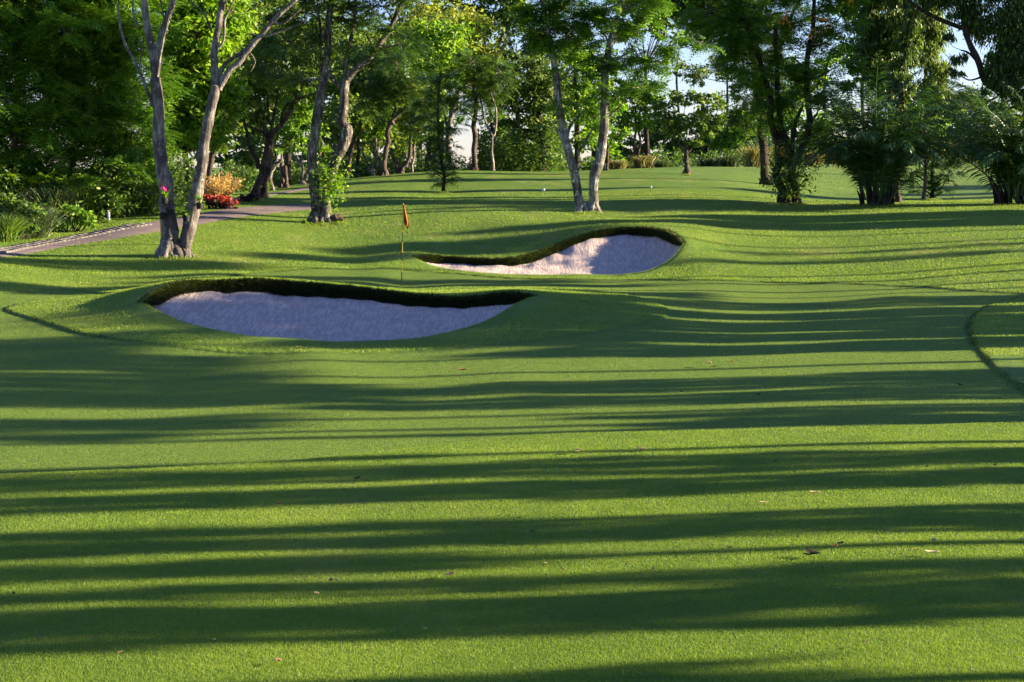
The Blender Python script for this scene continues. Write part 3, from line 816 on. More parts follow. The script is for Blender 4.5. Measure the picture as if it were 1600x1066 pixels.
# 3
mk_tree("spotted_bark_tree", "tall twin trunk tree with white patched bark, in the open lawn behind the bunkers", "tree", None,
    [([(910,332),(904,300),(896,270),(884,225),(876,180),(868,120),(862,80),(852,30),(840,-30)], [7.5,7,7,6.5,6,5,4.5,4,3]),
     ([(928,331),(927,300),(929,270),(938,235),(943,190),(944,130),(948,95),(957,55),(970,10),(985,-40)], [8,7,8,7.5,7,6,6,5,4,3]),
     ([(884,225),(890,200),(900,185),(912,172)], [3,2.5,2,1]), ([(903,243),(916,215),(925,200)], [2.5,2,1.2]),
     ([(900,262),(885,236),(876,215),(866,200)], [4,3.5,2.5,1.5]),
     ([(864,95),(880,75),(895,60)], [3,2,1.2]), ([(946,112),(960,96),(980,85)], [2.5,2,1.2]), ([(946,190),(958,175),(972,165)], [2,1.6,1])],
    [(838,40,38,22),(880,50,40,20),(815,30,26,14),(900,20,34,18),(860,0,50,26),(930,130,40,12),(985,100,36,16),(1010,82,34,14),(1050,72,36,10),(1090,68,26,8),(960,60,34,14),(1000,45,30,12),
     (900,160,34,12),(930,185,22,8),(985,10,40,22),(920,-30,60,30),(1020,-10,40,22),(1000,135,30,8),(960,150,34,8),(860,-70,70,36),(960,-90,80,40),(890,105,22,10),(870,30,40,20),(930,40,36,22),(965,105,30,12),(850,70,22,14),(1030,100,30,10),(920,75,26,14)],
    'feather', 'feather', 'bark_spotted', seed=3, dens=1.7)
# 4
def vines4(root, b, Y, k, r):
    A = Acc()
    for px, py, n, s in ((1232, 248, 420, .3), (1225, 236, 300, .25), (1222, 275, 420, .32), (1248, 280, 360, .32), (1236, 262, 300, .4), (1232, 292, 260, .3), (1210, 285, 60, .25), (1262, 262, 80, .3), (1228, 300, 90, .15)):
        c = P(px, py, Y - .3) - b; leaves(A, c + r.normal(0, s, (n, 3)), .17, r, .45)
    link("climbing_vine", A.mesh("climbing_vine", M['bush'], (0, 0, 0), False), root)
    A = Acc()
    for px, py, n in ((1282, 32, 30), (1270, 55, 26), (1228, 32, 40), (1330, 0, 30), (1225, 26, 26), (1293, 38, 16), (1222, 238, 20)):
        c = P(px, py, Y - 1.3) - b; leaves(A, c + r.normal(0, .11, (n, 3)), .10, r, .8)
    link("blossom", A.mesh("blossom", M['flame'], (0, 0, 0), False), root)
mk_tree("flowering_tree", "vine wrapped many stemmed tree with orange blossoms, left of the big palm clump", "tree", None,
    [([(1228,318),(1222,298),(1212,275),(1216,258),(1226,240)], [9,7,6,6,7]), ([(1245,318),(1242,290),(1236,262),(1232,240)], [6,6,7,7]),
     ([(1220,250),(1214,220),(1206,190),(1204,150),(1190,110),(1175,70),(1160,30)], [6,6,5,4.5,4,3.5,2.5]),
     ([(1230,240),(1226,215),(1219,190),(1216,150),(1214,100),(1210,40)], [6,5.5,5,4,3.5,3]),
     ([(1238,250),(1240,220),(1244,190),(1256,165)], [4,3.5,3,2]),
     ([(1243,255),(1252,232),(1262,212),(1265,185),(1262,140),(1262,90),(1270,45),(1272,0),(1276,-60)], [6,5.5,5,5,4.5,4,3.5,3,2.5]),
     ([(1265,190),(1275,180),(1280,170)], [2,1.5,1])],
    [(1215,130,34,22),(1180,150,26,18),(1170,100,36,26),(1240,90,36,24),(1280,130,34,26),(1310,100,26,20),(1300,60,34,24),(1250,40,40,26),(1200,50,40,26),(1150,40,50,30),(1110,20,50,24),
     (1320,20,30,22),(1270,-20,60,34),(1180,-30,70,34),(1090,-40,60,30),(1240,170,22,16),(1200,180,18,16),(1300,160,24,16),(1285,200,20,14),(1150,75,30,18),(1330,130,16,16)],
    'feather', 'feather', 'bark_dark', seed=4, extra=vines4, dens=1.6)
# dark hanging crown in the upper middle right, its trunk hidden behind the flowering tree
mk_tree("dark_crown_tree", "dark drooping tree behind the flowering tree, its black crown hanging over the lawn", "tree", 84.0,
    [([(1196,306),(1194,260),(1190,200),(1184,140),(1176,90),(1170,30),(1160,-40)], [7,6.5,6,5.5,5,4,3]), ([(1186,140),(1205,100),(1225,60),(1240,10)], [4,3.5,3,2])],
    [(1120,10,54,26),(1060,0,40,20),(1172,60,40,34),(1190,110,30,30),(1170,150,26,22),(1160,185,16,14),(1200,170,18,24),(1130,60,34,18),(1090,40,26,12),(1210,20,50,30),(1140,-50,90,40),(1180,205,12,10),(1150,100,26,16),(1080,15,50,20),(1020,-5,40,18),(1195,60,30,26),(1150,30,50,24),(1205,140,20,20)],
    'feather', 'feather_dark', 'bark_dark', seed=5, dens=1.9)
# 5 weeping columnar trees
def mast(name, label, Y, stems, clumps, mat, seed, group=None):
    return mk_tree(name, label, "tree", Y, stems, clumps, 'droop', mat, 'bark_brown', group, seed, limbs=False, size=.22, dens=1.5)
mast("weeping_mast_tree", "tall columnar tree draped in hanging dark leaves, behind the middle of the big palm clump", 73.0,
     [([(1395,314),(1396,280),(1393,220),(1392,150),(1390,60),(1388,-60),(1386,-200)], [5,4.5,4.5,4,3.5,3,2])],
     [(1362,20,22,40),(1360,80,18,34),(1366,120,14,24),(1385,10,22,44),(1384,70,20,40),(1392,130,18,34),(1400,60,20,50),(1375,-60,34,50),(1395,165,9,18),(1372,-150,30,50),(1350,-20,14,34)], 'droop', 11)
mast("weeping_mast_tree", "columnar weeping tree with a pinkish lower trunk, just right of the big palm clump", 71.5,
     [([(1403,316),(1403,285),(1405,230),(1408,180),(1412,120),(1414,40),(1414,-80)], [4.5,4,4,5,4,3.5,3])],
     [(1412,20,18,44),(1416,80,16,36),(1414,130,12,28),(1408,-50,26,50),(1420,-120,26,50),(1400,115,12,34),(1404,170,10,16),(1424,60,10,36)], 'droop', 12)
mk_tree("weeping_tree", "bright yellow-green weeping tree right of the columnar trees, above the feathery sapling", "tree", 78.0,
     [([(1446,308),(1446,270),(1444,200),(1446,140),(1450,60),(1452,-30)], [3,2.6,2.5,2.5,2.5,2])],
     [(1446,20,24,36),(1440,80,20,30),(1462,60,18,36),(1458,110,22,26),(1470,140,16,26),(1446,140,16,20),(1455,165,14,12),(1450,-50,34,44)], 'droop', 'olive', 'bark_brown', seed=13, size=.22, dens=1.5)
mk_tree("spreading_tree", "dark spreading tree at the right edge, its crooked bare limb crossing the sky gap", "tree", 70.0,
     [([(1690,316),(1688,240),(1680,170),(1660,110),(1640,40),(1620,-40)], [12,11,10,9,8,6]),
      ([(1680,170),(1620,160),(1570,145),(1540,130),(1526,95),(1512,60),(1505,20),(1500,-20)], [7,6,5,5,5,4.5,3.5,2.5]),
      ([(1640,40),(1580,45),(1530,50),(1480,35),(1440,15),(1420,0)], [6,5,4,3.5,3,2]), ([(1526,95),(1514,82),(1500,78)], [2,1.5,1]), ([(1538,125),(1560,90),(1575,60),(1590,20)], [4,3.5,3,2])],
     [(1560,40,40,30),(1600,20,44,36),(1590,90,40,34),(1560,100,26,24),(1600,140,36,18),(1570,135,22,12),(1500,90,16,8),(1490,110,18,6),(1500,10,34,18),(1470,0,26,16),(1540,-20,60,30),(1550,130,16,14),
      (1520,30,20,16),(1550,165,14,8),(1640,100,50,50),(1640,0,60,60),(1680,60,60,60),(1450,-30,50,24),(1600,-80,90,40),(1480,60,14,8),(1498,150,10,8),(1630,180,30,20)],
     'droop', 'droop', 'bark_dark', seed=14, size=.2, dens=1.4)
# saplings
mk_tree("sapling", "slim dark leafy sapling alone on the lawn left of centre, above the flag", "tree", None,
    [([(694,300),(693,280),(690,250),(686,220),(684,180),(686,140),(690,110)], [2.6,2.5,2.3,2,1.8,1.4,1])],
    [(694,284,12,7),(708,278,12,6),(678,270,14,6),(712,262,8,4),(672,258,14,6),(704,252,14,5),(680,240,20,8),(706,230,16,6),(668,222,16,7),(690,205,20,9),(714,200,16,7),(672,190,16,7),(690,170,22,9),(716,165,14,6),(665,160,16,7),(690,140,20,9),(700,120,16,9),(676,122,14,8)],
    'feather', 'feather_dark', 'bark_dark', seed=20, size=.34, dens=1.25)
mk_tree("sapling", "feathery low sapling between the two palm clumps, right of the pinkish trunk", "tree", None,
    [([(1457,311),(1457,290),(1456,265),(1458,240)], [3.2,2.6,2,1.2])],
    [(1440,300,16,6),(1470,300,14,6),(1432,285,20,7),(1476,284,18,7),(1428,268,20,8),(1460,270,20,8),(1484,268,14,7),(1440,250,20,8),(1470,252,18,8),(1456,238,14,7)],
    'feather', 'feather', 'bark_dark', seed=21, size=.42, dens=1.2)
mk_tree("round_crown_tree", "round crowned tree with short pinkish trunk, alone at the far edge of the lawn", "tree", None,
    [([(1073,272),(1073,255),(1073,240),(1074,225)], [4.5,3.5,3.2,3]), ([(1073,242),(1066,230),(1060,222),(1054,214)], [2.2,1.8,1.5,1]), ([(1074,240),(1080,232),(1084,222)], [1.8,1.5,1])],
    [(1040,195,20,14),(1046,160,22,16),(1075,150,24,16),(1105,160,22,16),(1118,185,16,14),(1090,195,20,14),(1066,185,22,16),(1030,175,14,12),(1085,218,18,8),(1058,208,16,8),(1110,205,14,8),(1124,168,10,10)],
    'broad', 'broad_dark', 'bark_brown', seed=22, size=.26, dens=1.0)

# unmown grass left round the feet of the trees
def foot_grass(spots):
    r = np.random.default_rng(88); A = Acc()
    for px, py, w in spots:
        h = hit(px, py); k = h[1] / F; n = 420
        o_ = h + r.normal(0, .5, (n, 3)) * [w * k, w * k * .8, 0]; o_[:, 1] -= .15; o_[:, 2] = ground_z(o_[:, 0], o_[:, 1]) - .01
        d = unit(r.normal(0, .4, (n, 3)) + [0, 0, 1]); ln = .05 + .09 * r.random(n); s_ = unit(np.cross(d, r.normal(0, 1, (n, 3)))) * .010
        A.tris(np.stack([o_ - s_, o_ + s_, o_ + d * ln[:, None]], 1), r.random(n) * .85)
    tag(link("foot_grass", A.mesh("foot_grass", M['blade'], (0, 0, 0), False)), "longer grass left unmown round the tree trunks", "grass", kind="stuff")
foot_grass([(268,402,22),(286,401,14),(500,350,30),(530,349,16),(908,334,12),(926,333,12),(1228,320,12),(1245,320,12),(1370,323,40),(1345,322,20),(1400,322,20),(1457,313,10),(694,302,8),(1073,274,8),(1590,322,40),(170,347,10),(400,311,12)])

def litter(spots):
    r = np.random.default_rng(99); A = Acc()
    for px, py, w, n in spots:
        h = hit(px, py); k = h[1] / F
        o_ = h + r.normal(0, .6, (n, 3)) * [w * k, w * k * 1.4, 0]; o_[:, 2] = ground_z(o_[:, 0], o_[:, 1]) + .02 + .03 * r.random(n)
        leaves(A, o_, .075, r, .55, .5)
    tag(link("leaf_litter", A.mesh("leaf_litter", M['litter'], (0, 0, 0), False)), "dry leaf litter sprinkled round the trees and along the path", "leaf litter", kind="stuff")
M['litter'] = leaf_mat('leaf_litter', [(0, (.10, .06, .03)), (.5, (.30, .19, .09)), (1, (.55, .45, .25))], .15, .7, .2)
litter([(275,403,45,90),(505,351,45,80),(917,336,40,70),(1236,322,40,60),(1372,325,70,90),(1592,322,50,50),(405,312,30,40),(120,378,60,60),(300,352,60,50),(420,328,40,30),(1073,275,20,20),(694,303,16,16),(700,345,160,50),(1150,360,120,50),(350,415,110,50)])
# ---------------------------------------------------------------- woodland on the left bank and behind the lawn
T = mk_tree
# (label, Y, stems, clumps, kind, material, bark, leaf size, density)
BG = [
 ("dense dark feathery tree at the picture's far left edge, above the long grass", 60.5, [([(20,350),(18,280),(25,200),(30,100),(30,0)],[7,6,5,4,3])],
  [(10,60,60,50),(0,150,50,50),(60,30,50,40),(20,-30,90,40),(-50,100,60,70),(40,220,44,40),(0,290,44,34),(60,130,40,44)], 'feather','feather','bark_brown',.5,1.5),
 ("dense mid green feathery tree on the left bank, behind the white marker post", 61.5, [([(112,350),(112,280),(118,200),(120,100),(120,0)],[6,5,5,4,3])],
  [(110,60,56,44),(130,150,50,46),(90,200,44,40),(150,30,50,40),(120,-40,80,44),(110,270,44,34),(160,110,40,44),(60,290,34,26)], 'feather','feather','bark_brown',.5,1.5),
 ("leafy bank tree with two pinkish lower trunks, directly left of the pale V trunk", 63.0, [([(170,335),(168,290),(165,250),(172,190),(178,100),(176,0)],[6,6,5.5,5,4,3]),([(186,335),(182,290),(190,240),(196,200)],[4,4,3,2])],
  [(190,60,46,44),(215,130,40,44),(180,180,44,36),(205,20,50,40),(200,-50,70,44),(160,250,36,30),(225,210,30,36),(205,270,34,26)], 'feather','feather','bark_brown',.5,1.4),
 ("bright green broadleaf tree glowing behind the pale double trunk", 68.0, [([(292,322),(290,260),(288,180),(290,90),(292,0)],[5,5,4,3.5,3])],
  [(285,60,50,44),(300,130,46,40),(330,40,44,40),(340,110,34,40),(270,190,40,34),(310,200,34,26),(290,-30,80,40),(350,160,24,26),(360,20,30,34)], 'broad','broad','bark_brown',.24,1.15),
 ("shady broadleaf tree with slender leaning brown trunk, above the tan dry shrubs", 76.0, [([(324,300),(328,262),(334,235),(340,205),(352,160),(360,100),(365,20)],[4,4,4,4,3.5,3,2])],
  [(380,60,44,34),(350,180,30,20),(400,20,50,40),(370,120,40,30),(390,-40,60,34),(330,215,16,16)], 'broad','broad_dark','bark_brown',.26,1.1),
 ("big dark many limbed tree leaning right, on the far side of the cart path", None, [([(400,309),(404,285),(410,262),(418,238),(421,222)],[7,6,6,6.5,7]),([(412,304),(415,280),(420,250),(422,225)],[5,4.5,4,5]),
   ([(420,224),(432,205),(445,188),(456,168),(464,155),(478,152)],[5,4.5,4,3.5,3,2]),([(420,226),(414,200),(410,186),(406,150)],[4.5,3.5,3,2]),([(422,222),(424,200),(418,180),(420,140)],[3,2.5,2,1.5]),([(424,222),(428,190),(436,150)],[3,2.4,1.6]),
   ([(405,262),(398,245),(388,225),(383,200),(376,180)],[4,3.5,3,2.5,2]),([(414,210),(402,204),(386,196),(374,186)],[2.5,2,1.6,1]),([(437,194),(442,175),(448,158)],[2.4,2,1.5])],
  [(400,150,36,18),(430,120,40,22),(380,170,26,14),(460,130,30,18),(430,80,50,30),(360,140,30,18),(480,150,20,12),(400,60,40,34),(395,178,24,10)], 'broad','olive','bark_brown',.22,.9),
 ("slender white stemmed tree with a crooked trunk, behind and right of the dark leaning tree", 80.0, [([(427,300),(425,285),(424,272),(428,260),(436,250),(442,242)],[3,3,3,2.6,2.2,1.5]),([(427,262),(430,248),(434,236)],[1.6,1.3,1])],
  [(440,225,18,12),(455,210,16,12),(430,205,12,10)], 'broad','broad','bark_pale',.22,1),
 ("small twin trunk brown tree half hidden in the shade right of the white stemmed tree", 84.0, [([(440,297),(440,280),(438,262),(441,240),(446,200)],[4,3.6,3,2.6,2]),([(448,297),(447,280),(444,262)],[3.5,3,2.6]),([(441,245),(452,225),(466,205),(470,192)],[2,1.8,1.4,1])],
  [(460,180,24,16),(440,170,24,18),(470,150,24,20),(462,225,16,10)], 'broad','broad','bark_brown',.24,1),
 ("low forked tree with two pale arms in a V, left of the mottled tree's trunk", 88.0, [([(475,291),(473,272),(472,258),(474,240)],[3.5,3.2,2.8,2.2]),([(477,280),(482,268),(487,258),(490,250)],[3,2.8,2.4,2]),([(472,260),(462,243),(452,233)],[2.4,2,1.4]),([(500,244),(504,232),(508,226)],[2,1.8,1.4])],
  [(470,215,22,14),(490,200,20,16),(455,195,18,12),(500,235,16,10)], 'broad','broad','bark_pale',.24,1),
 ("thin leaning dark tree just right of the mottled tree, at the woodland edge", 92.0, [([(541,284),(545,262),(549,240),(556,220),(563,205),(566,190)],[3,3,2.8,2.5,2.2,1.8]),([(549,240),(548,222),(546,205)],[2,1.8,1.3])],
  [(555,185,24,16),(540,170,24,18),(570,170,20,14),(550,205,16,8)], 'broad','broad_dark','bark_brown',.26,1),
 ("dark thin tree with a sparse crown, right of the thin leaning dark tree", 97.0, [([(556,286),(557,262),(559,240),(560,215),(566,160)],[3,2.8,2.6,2.3,1.8])],
  [(570,140,28,20),(560,110,30,24),(590,130,24,20)], 'broad','broad_dark','bark_dark',.28,1),
 ("slim pale tree forking low into two thin stems at the woodland edge", 96.0, [([(582,282),(583,262),(586,240),(587,222),(588,200)],[2.6,2.6,2.2,2,1.5]),([(582,268),(574,250),(566,235),(563,226)],[2,1.8,1.4,1]),([(588,262),(591,245),(590,232)],[1.8,1.5,1])],
  [(590,195,22,12),(575,205,18,10),(602,185,18,12)], 'broad','broad','bark_pale',.25,.9),
 ("prominent brown tree forking into a Y, at the lawn's crest left of the sapling", 89.0, [([(599,276),(602,255),(606,235),(607,215),(611,198),(613,192)],[4.5,4,3.8,3.8,4,4]),([(613,193),(622,180),(629,170),(636,163)],[3,2.6,2.2,1.6]),([(612,194),(615,180),(617,170),(616,158)],[2.8,2.2,1.8,1.3])],
  [(615,140,34,16),(640,130,30,16),(590,150,26,14),(620,100,40,26),(650,155,18,9),(580,170,18,8)], 'feather','feather_dark','bark_brown',.42,1.2),
 ("V shaped brown tree at the crest, immediately right of the prominent Y tree", 93.0, [([(626,273),(633,256),(640,238),(642,222),(645,200)],[3.8,3.4,3,2.5,2]),([(624,270),(619,256),(612,245),(607,238)],[3.2,3,2.6,2])],
  [(640,185,22,12),(655,170,22,14),(660,200,16,12)], 'feather','feather_dark','bark_brown',.42,1.1),
 ("small white trunked tree forking at knee height, next to the V shaped brown tree", 95.0, [([(642,273),(643,260),(646,248),(648,232),(650,215)],[2.6,2.4,2,1.8,1.4]),([(643,260),(638,250),(636,243)],[2,1.6,1])],
  [(652,205,14,10),(640,215,12,7)], 'broad','broad','bark_pale',.25,1),
 ("stout dark trunk in the shade just left of the sapling, under the wood's crowns", 97.0, [([(668,272),(668,250),(670,220),(672,170),(676,100)],[4,3.6,3.4,3,2.2])],
  [(670,100,34,26),(700,120,30,22),(650,80,36,26),(690,60,40,26),(672,160,20,12)], 'broad','broad','bark_dark',.28,1),
 ("tall pale leafed tree with bare forked limbs, high above the sapling", 104.0, [([(700,285),(700,230),(704,180),(716,150),(722,120),(718,90),(722,50)],[5,4.5,4,4,3.5,2.5,2]),([(704,190),(708,175),(712,158),(720,142),(734,134)],[3.5,3.5,3,2.8,1.8]),([(718,90),(730,100),(740,112)],[1.5,1.2,.8]),([(700,200),(690,150),(684,110)],[2,1.5,1])],
  [(690,70,36,26),(740,60,36,26),(660,110,26,20),(720,110,24,14,0,.6),(760,100,26,20),(700,30,44,22),(640,60,30,26),(690,150,20,10),(640,90,30,18),(720,70,34,22)], 'broad','yellow','bark_pale',.28,.75),
 ("tall yellow-green tree rising at the back of the wood, above the flagstick", 112.0, [([(655,290),(655,220),(652,150),(650,90),(655,20)],[5,4.5,4,3,2])],
  [(640,110,40,26),(620,70,36,26),(670,50,40,30),(600,110,30,20),(650,10,44,24),(590,160,26,18),(640,170,26,18),(560,130,26,20)], 'broad','yellow','bark_pale',.3,.8),
 ("straight dark trunk like a post, its crown joined with the wood, right of the sapling", 95.0, [([(741,268),(741,240),(741,215),(741,190),(742,150),(744,100)],[4.5,4.2,4.2,4,3,2])],
  [(745,150,30,16),(720,165,24,12),(770,140,26,14),(740,110,34,18),(765,170,18,7),(735,185,16,7)], 'feather','feather_dark','bark_brown',.42,1.1),
 ("slim tree forking into a wide V of bare stems, right of the straight trunk", 94.0, [([(771,269),(770,250),(768,232),(770,212)],[2.8,2.5,2.2,2]),([(770,212),(761,195),(755,175),(749,150),(745,135)],[1.8,1.5,1.5,1.3,1]),([(771,212),(774,190),(774,170),(768,148),(764,130)],[1.8,1.6,1.4,1.3,1])],
  [(755,118,24,14),(780,110,24,14),(740,95,24,14),(790,130,16,10)], 'feather','feather_dark','bark_pale',.42,1.1),
 ("broad dull green tree with light tips, left of the spotted double trunk", 100.0, [([(846,285),(846,230),(842,180),(840,120)],[5,4.5,4,3])],
  [(830,150,30,22),(800,130,30,22),(850,120,26,22),(815,100,30,18),(845,180,26,18),(800,170,26,18),(775,150,20,16),(825,205,26,14),(860,150,14,22),(790,190,14,8)], 'broad','olive','bark_dark',.26,1.0),
 ("tall dark tree behind the spotted double trunk, its crown near the top edge", 108.0, [([(902,290),(902,220),(900,160),(898,80)],[5,4.5,4,3])],
  [(895,120,30,24),(910,170,26,20),(880,80,30,20),(915,215,20,12)], 'broad','broad','bark_dark',.28,1.0),
 ("bright green spreading tree on two thin parallel stems, right of the spotted double trunk", 99.0, [([(993,268),(993,235),(993,205),(990,170)],[2,1.9,1.8,1.5]),([(998,268),(998,235),(997,205),(1000,170)],[2,1.9,1.8,1.5])],
  [(985,160,26,20),(1010,145,22,18),(965,185,24,16),(1000,190,24,14),(975,140,22,14),(1022,165,12,14),(955,160,16,14)], 'broad','broad','bark_brown',.26,1.1),
 ("thin crooked tree right behind the spotted double trunk's right stem", 93.0, [([(948,272),(949,240),(947,210),(949,180)],[2.2,2,1.8,1.4]),([(943,271),(945,255),(948,243)],[1.8,1.6,1.3]),([(948,240),(955,225),(958,212)],[1.2,1,.7])],
  [(950,168,20,14),(965,205,16,9),(940,190,12,10)], 'broad','broad','bark_brown',.25,1),
 ("pale far feathery tree with bare top, in the sky gap above the round crowned tree", 150.0, [([(1137,275),(1137,200),(1137,150),(1137,92)],[2.5,2.2,1.8,1])],
  [(1110,110,26,12,0,.7),(1150,120,20,12,0,.7),(1090,120,18,10,0,.7),(1137,150,20,10,0,.7),(1125,90,14,6,0,.6)], 'broad','olive','bark_pale',.34,.8),
 ("pale hazy far tree in the sky gap left of the dark hanging crown", 150.0, [([(1060,275),(1060,200),(1058,130),(1060,80)],[2.5,2.2,1.8,1])],
  [(1050,100,20,12,0,.6),(1076,112,16,10,0,.7),(1040,80,14,8,0,.5)], 'broad','olive','bark_pale',.34,.8),
 ("dark bushy tree with a pale slim trunk far off, seen between the two palm clumps", 150.0, [([(1494,258),(1494,235),(1493,215),(1495,200)],[2,1.8,1.6,1.2])],
  [(1490,180,20,14),(1505,195,20,14),(1475,200,14,10),(1515,215,16,10),(1480,170,14,8)], 'broad','broad_dark','bark_pale',.34,1.0),
 ("loose green tree far off with thin drooping sprays, left of the dark bushy far tree", 140.0, [([(1444,262),(1444,220),(1444,190),(1446,160)],[1.8,1.6,1.4,1])],
  [(1440,170,18,14),(1450,210,18,16),(1462,190,14,12),(1430,195,14,14),(1436,225,14,12)], 'broad','broad','bark_dark',.32,1.0),
 ("dark green tree far off at the right margin, behind the right palm clump", 150.0, [([(1545,258),(1545,225),(1545,190)],[2.4,2,1.6])],
  [(1540,185,22,14),(1560,200,22,16),(1575,180,22,16),(1530,215,16,12),(1590,200,20,20)], 'broad','broad_dark','bark_dark',.34,1.0),
 ("mid green tree far off, showing behind the stems of the flowering tree", 140.0, [([(1238,270),(1238,230),(1236,190)],[3,2.6,2])],
  [(1220,180,26,16),(1250,190,24,16),(1200,215,22,14),(1270,210,22,16),(1235,225,24,12),(1170,225,22,12),(1290,190,18,18)], 'broad','broad','bark_dark',.34,.8),
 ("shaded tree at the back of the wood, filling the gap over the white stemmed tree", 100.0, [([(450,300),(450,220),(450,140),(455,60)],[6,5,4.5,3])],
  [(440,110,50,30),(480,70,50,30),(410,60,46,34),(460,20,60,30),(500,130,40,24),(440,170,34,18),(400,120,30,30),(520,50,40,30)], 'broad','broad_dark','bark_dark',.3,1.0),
 ("bright leafed tree behind the mottled tree, its lit sprays between the two trunks", 98.0, [([(522,288),(522,240),(522,190),(525,130)],[4,3.8,3.4,2.6])],
  [(520,180,22,20),(550,170,22,18),(515,220,18,14),(545,205,18,10),(530,140,26,18),(560,135,24,16)], 'broad','broad','bark_pale',.26,1.1),
 ("dull green tree deep in the wood, behind the leaning dark trunks", 110.0, [([(588,290),(588,230),(585,170),(580,100)],[4.5,4,3.5,2.6])],
  [(575,120,36,26),(600,170,30,18),(560,190,30,16),(600,90,36,26),(560,70,36,26),(610,215,26,12),(570,225,26,10)], 'broad','olive','bark_dark',.3,.9),
 ("lit green tree deep in the wood, behind the sapling's crown", 112.0, [([(690,292),(688,240),(690,180)],[4.5,4,3])],
  [(680,190,24,16),(660,220,24,14),(700,175,26,16),(640,195,22,14),(670,160,26,14),(690,230,14,12)], 'broad','broad','bark_dark',.3,.9),
]
_fr = np.random.default_rng(77)
for lab, px, Y, x0, x1, y0, y1, n, mt in [
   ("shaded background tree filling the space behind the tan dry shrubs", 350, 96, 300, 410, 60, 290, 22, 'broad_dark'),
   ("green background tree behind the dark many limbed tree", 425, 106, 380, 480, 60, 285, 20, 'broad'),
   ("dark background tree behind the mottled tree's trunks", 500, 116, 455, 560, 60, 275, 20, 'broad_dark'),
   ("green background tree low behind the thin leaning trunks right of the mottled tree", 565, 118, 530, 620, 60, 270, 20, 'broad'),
   ("olive background tree behind the prominent Y shaped tree", 625, 120, 590, 680, 50, 262, 20, 'olive'),
   ("yellow-green tall background tree whose top fills the gap above the sapling", 680, 126, 600, 760, 20, 150, 26, 'yellow'),
   ("pale green background tree top left of the spotted double trunk", 780, 128, 740, 850, 60, 150, 16, 'olive'),
   ("mid green low background tree behind the slim wide V tree", 810, 112, 780, 860, 185, 265, 14, 'broad'),
   ("dull green low background tree just left of the spotted double trunk", 868, 114, 845, 905, 120, 262, 12, 'broad_dark'),
   ("dark background tree seen between the spotted double trunk's stems and right of them", 925, 122, 900, 960, 80, 250, 12, 'broad'),
   ("dim far tree row piece behind the two thin parallel stems", 1010, 150, 950, 1060, 190, 258, 12, 'broad_dark'),
   ("dim far tree behind the round crowned tree", 1100, 150, 1050, 1150, 185, 256, 14, 'broad_dark'),
   ("dim far tree right of the round crowned tree", 1165, 145, 1130, 1200, 180, 256, 10, 'broad'),
   ("hazy green tall far tree behind the flowering tree's crown", 1290, 150, 1200, 1350, 90, 240, 16, 'broad'),
   ("tall feathery dark tree whose top closes the gap right of the spotted double trunk", 1010, 104, 960, 1090, -30, 60, 14, 'broad_dark'),
   ("tall green tree crossing the top edge left of the spotted double trunk", 770, 108, 700, 840, -30, 50, 16, 'broad_dark'),
   ("tall green tree at the top edge behind the columnar weeping trees", 1350, 100, 1310, 1430, -30, 130, 18, 'broad'),
   ("hazy far tree behind the bright weeping tree", 1440, 170, 1400, 1500, 140, 240, 14, 'olive'),
   ("dark far tree behind the right palm clump's left fronds", 1570, 172, 1510, 1620, 150, 240, 14, 'broad_dark')]:
    st = [([(px, 285), (px + 3, 230), (px - 2, 160), (px, 100 if y0 < 100 else y0)], [4, 3.6, 3, 2])]
    BG.append((lab, Y, st, [(_fr.uniform(x0, x1), y0 + (y1 - y0) * (j + .5) / n, _fr.uniform(15, 24), _fr.uniform(11, 16)) for j in range(n)], 'broad', mt, 'bark_dark', .34 if Y > 110 else .3, 1.0 if mt != 'yellow' else .8))
for i, (lab, Y, st, cl, kd, mt, bk, sz, dn) in enumerate(BG):
    if i < 5:
        rx_ = np.random.default_rng(3000 + i); c0 = st[0][0][0][0]; sp_ = 62 if i < 3 else 34
        cl = cl + [(c0 + rx_.uniform(-sp_, sp_), py_ + rx_.uniform(-14, 14), 30, 24, rx_.uniform(-2.5, 2)) for py_ in np.linspace(-10, 292 if i < 3 else 215, 17)]
    cl = [(c[0], c[1], c[2] * 1.22, c[3] * 1.22) + tuple(c[4:]) for c in cl]
    T("woodland_tree" if Y and Y > 75 else "tree", lab, "tree", Y, st, cl, kd, mt, bk, None, 200 + i, size=sz, dens=dn, sides=8, wob=.05)

# ---------------------------------------------------------------- bushes and tall grass
def bush(name, label, cat, Y, px, py, items, mat, size=.16, stems=6, group=None, seed=0, kind='leaf', dens=1.0):
    """items: ellipses (px,py,rx,ry) of foliage; stands on the ground under (px,py)"""
    r = np.random.default_rng(seed + 900)
    if Y is None: Y = hit(px, py)[1]
    b = P(px, py, Y); b[2] = gz(b[0], b[1]); k = Y / F
    wood, fo = Acc(), Acc()
    for it in items:
        cx, cy, rx, ry = it[:4]; c = P(cx, cy, Y + (it[4] if len(it) > 4 else 0)); rad = np.array([rx * k, rx * k * .8, ry * k])
        for j in range(stems):
            q = b + np.array([(c[0] - b[0]) * .5, 0, 0]) + r.normal(0, .12, 3) * [1, 1, 0]; q[2] = gz(q[0], q[1]) - .05
            e = c + unit(r.normal(0, 1, 3)) * rad * .6
            tube(wood, [q, (q + e) / 2 + r.normal(0, .06, 3), e], [.022, .015, .006], 5, 3, cap=False)
        put_clump(fo, None, c, rad, kind, r, dens, False, size)
    root = empty(name, b, label, cat, group)
    link("stem", wood.mesh("stem", M['bark_dark'], b), root)
    link("foliage", fo.mesh("foliage", M[mat], b, False), root)
    return root
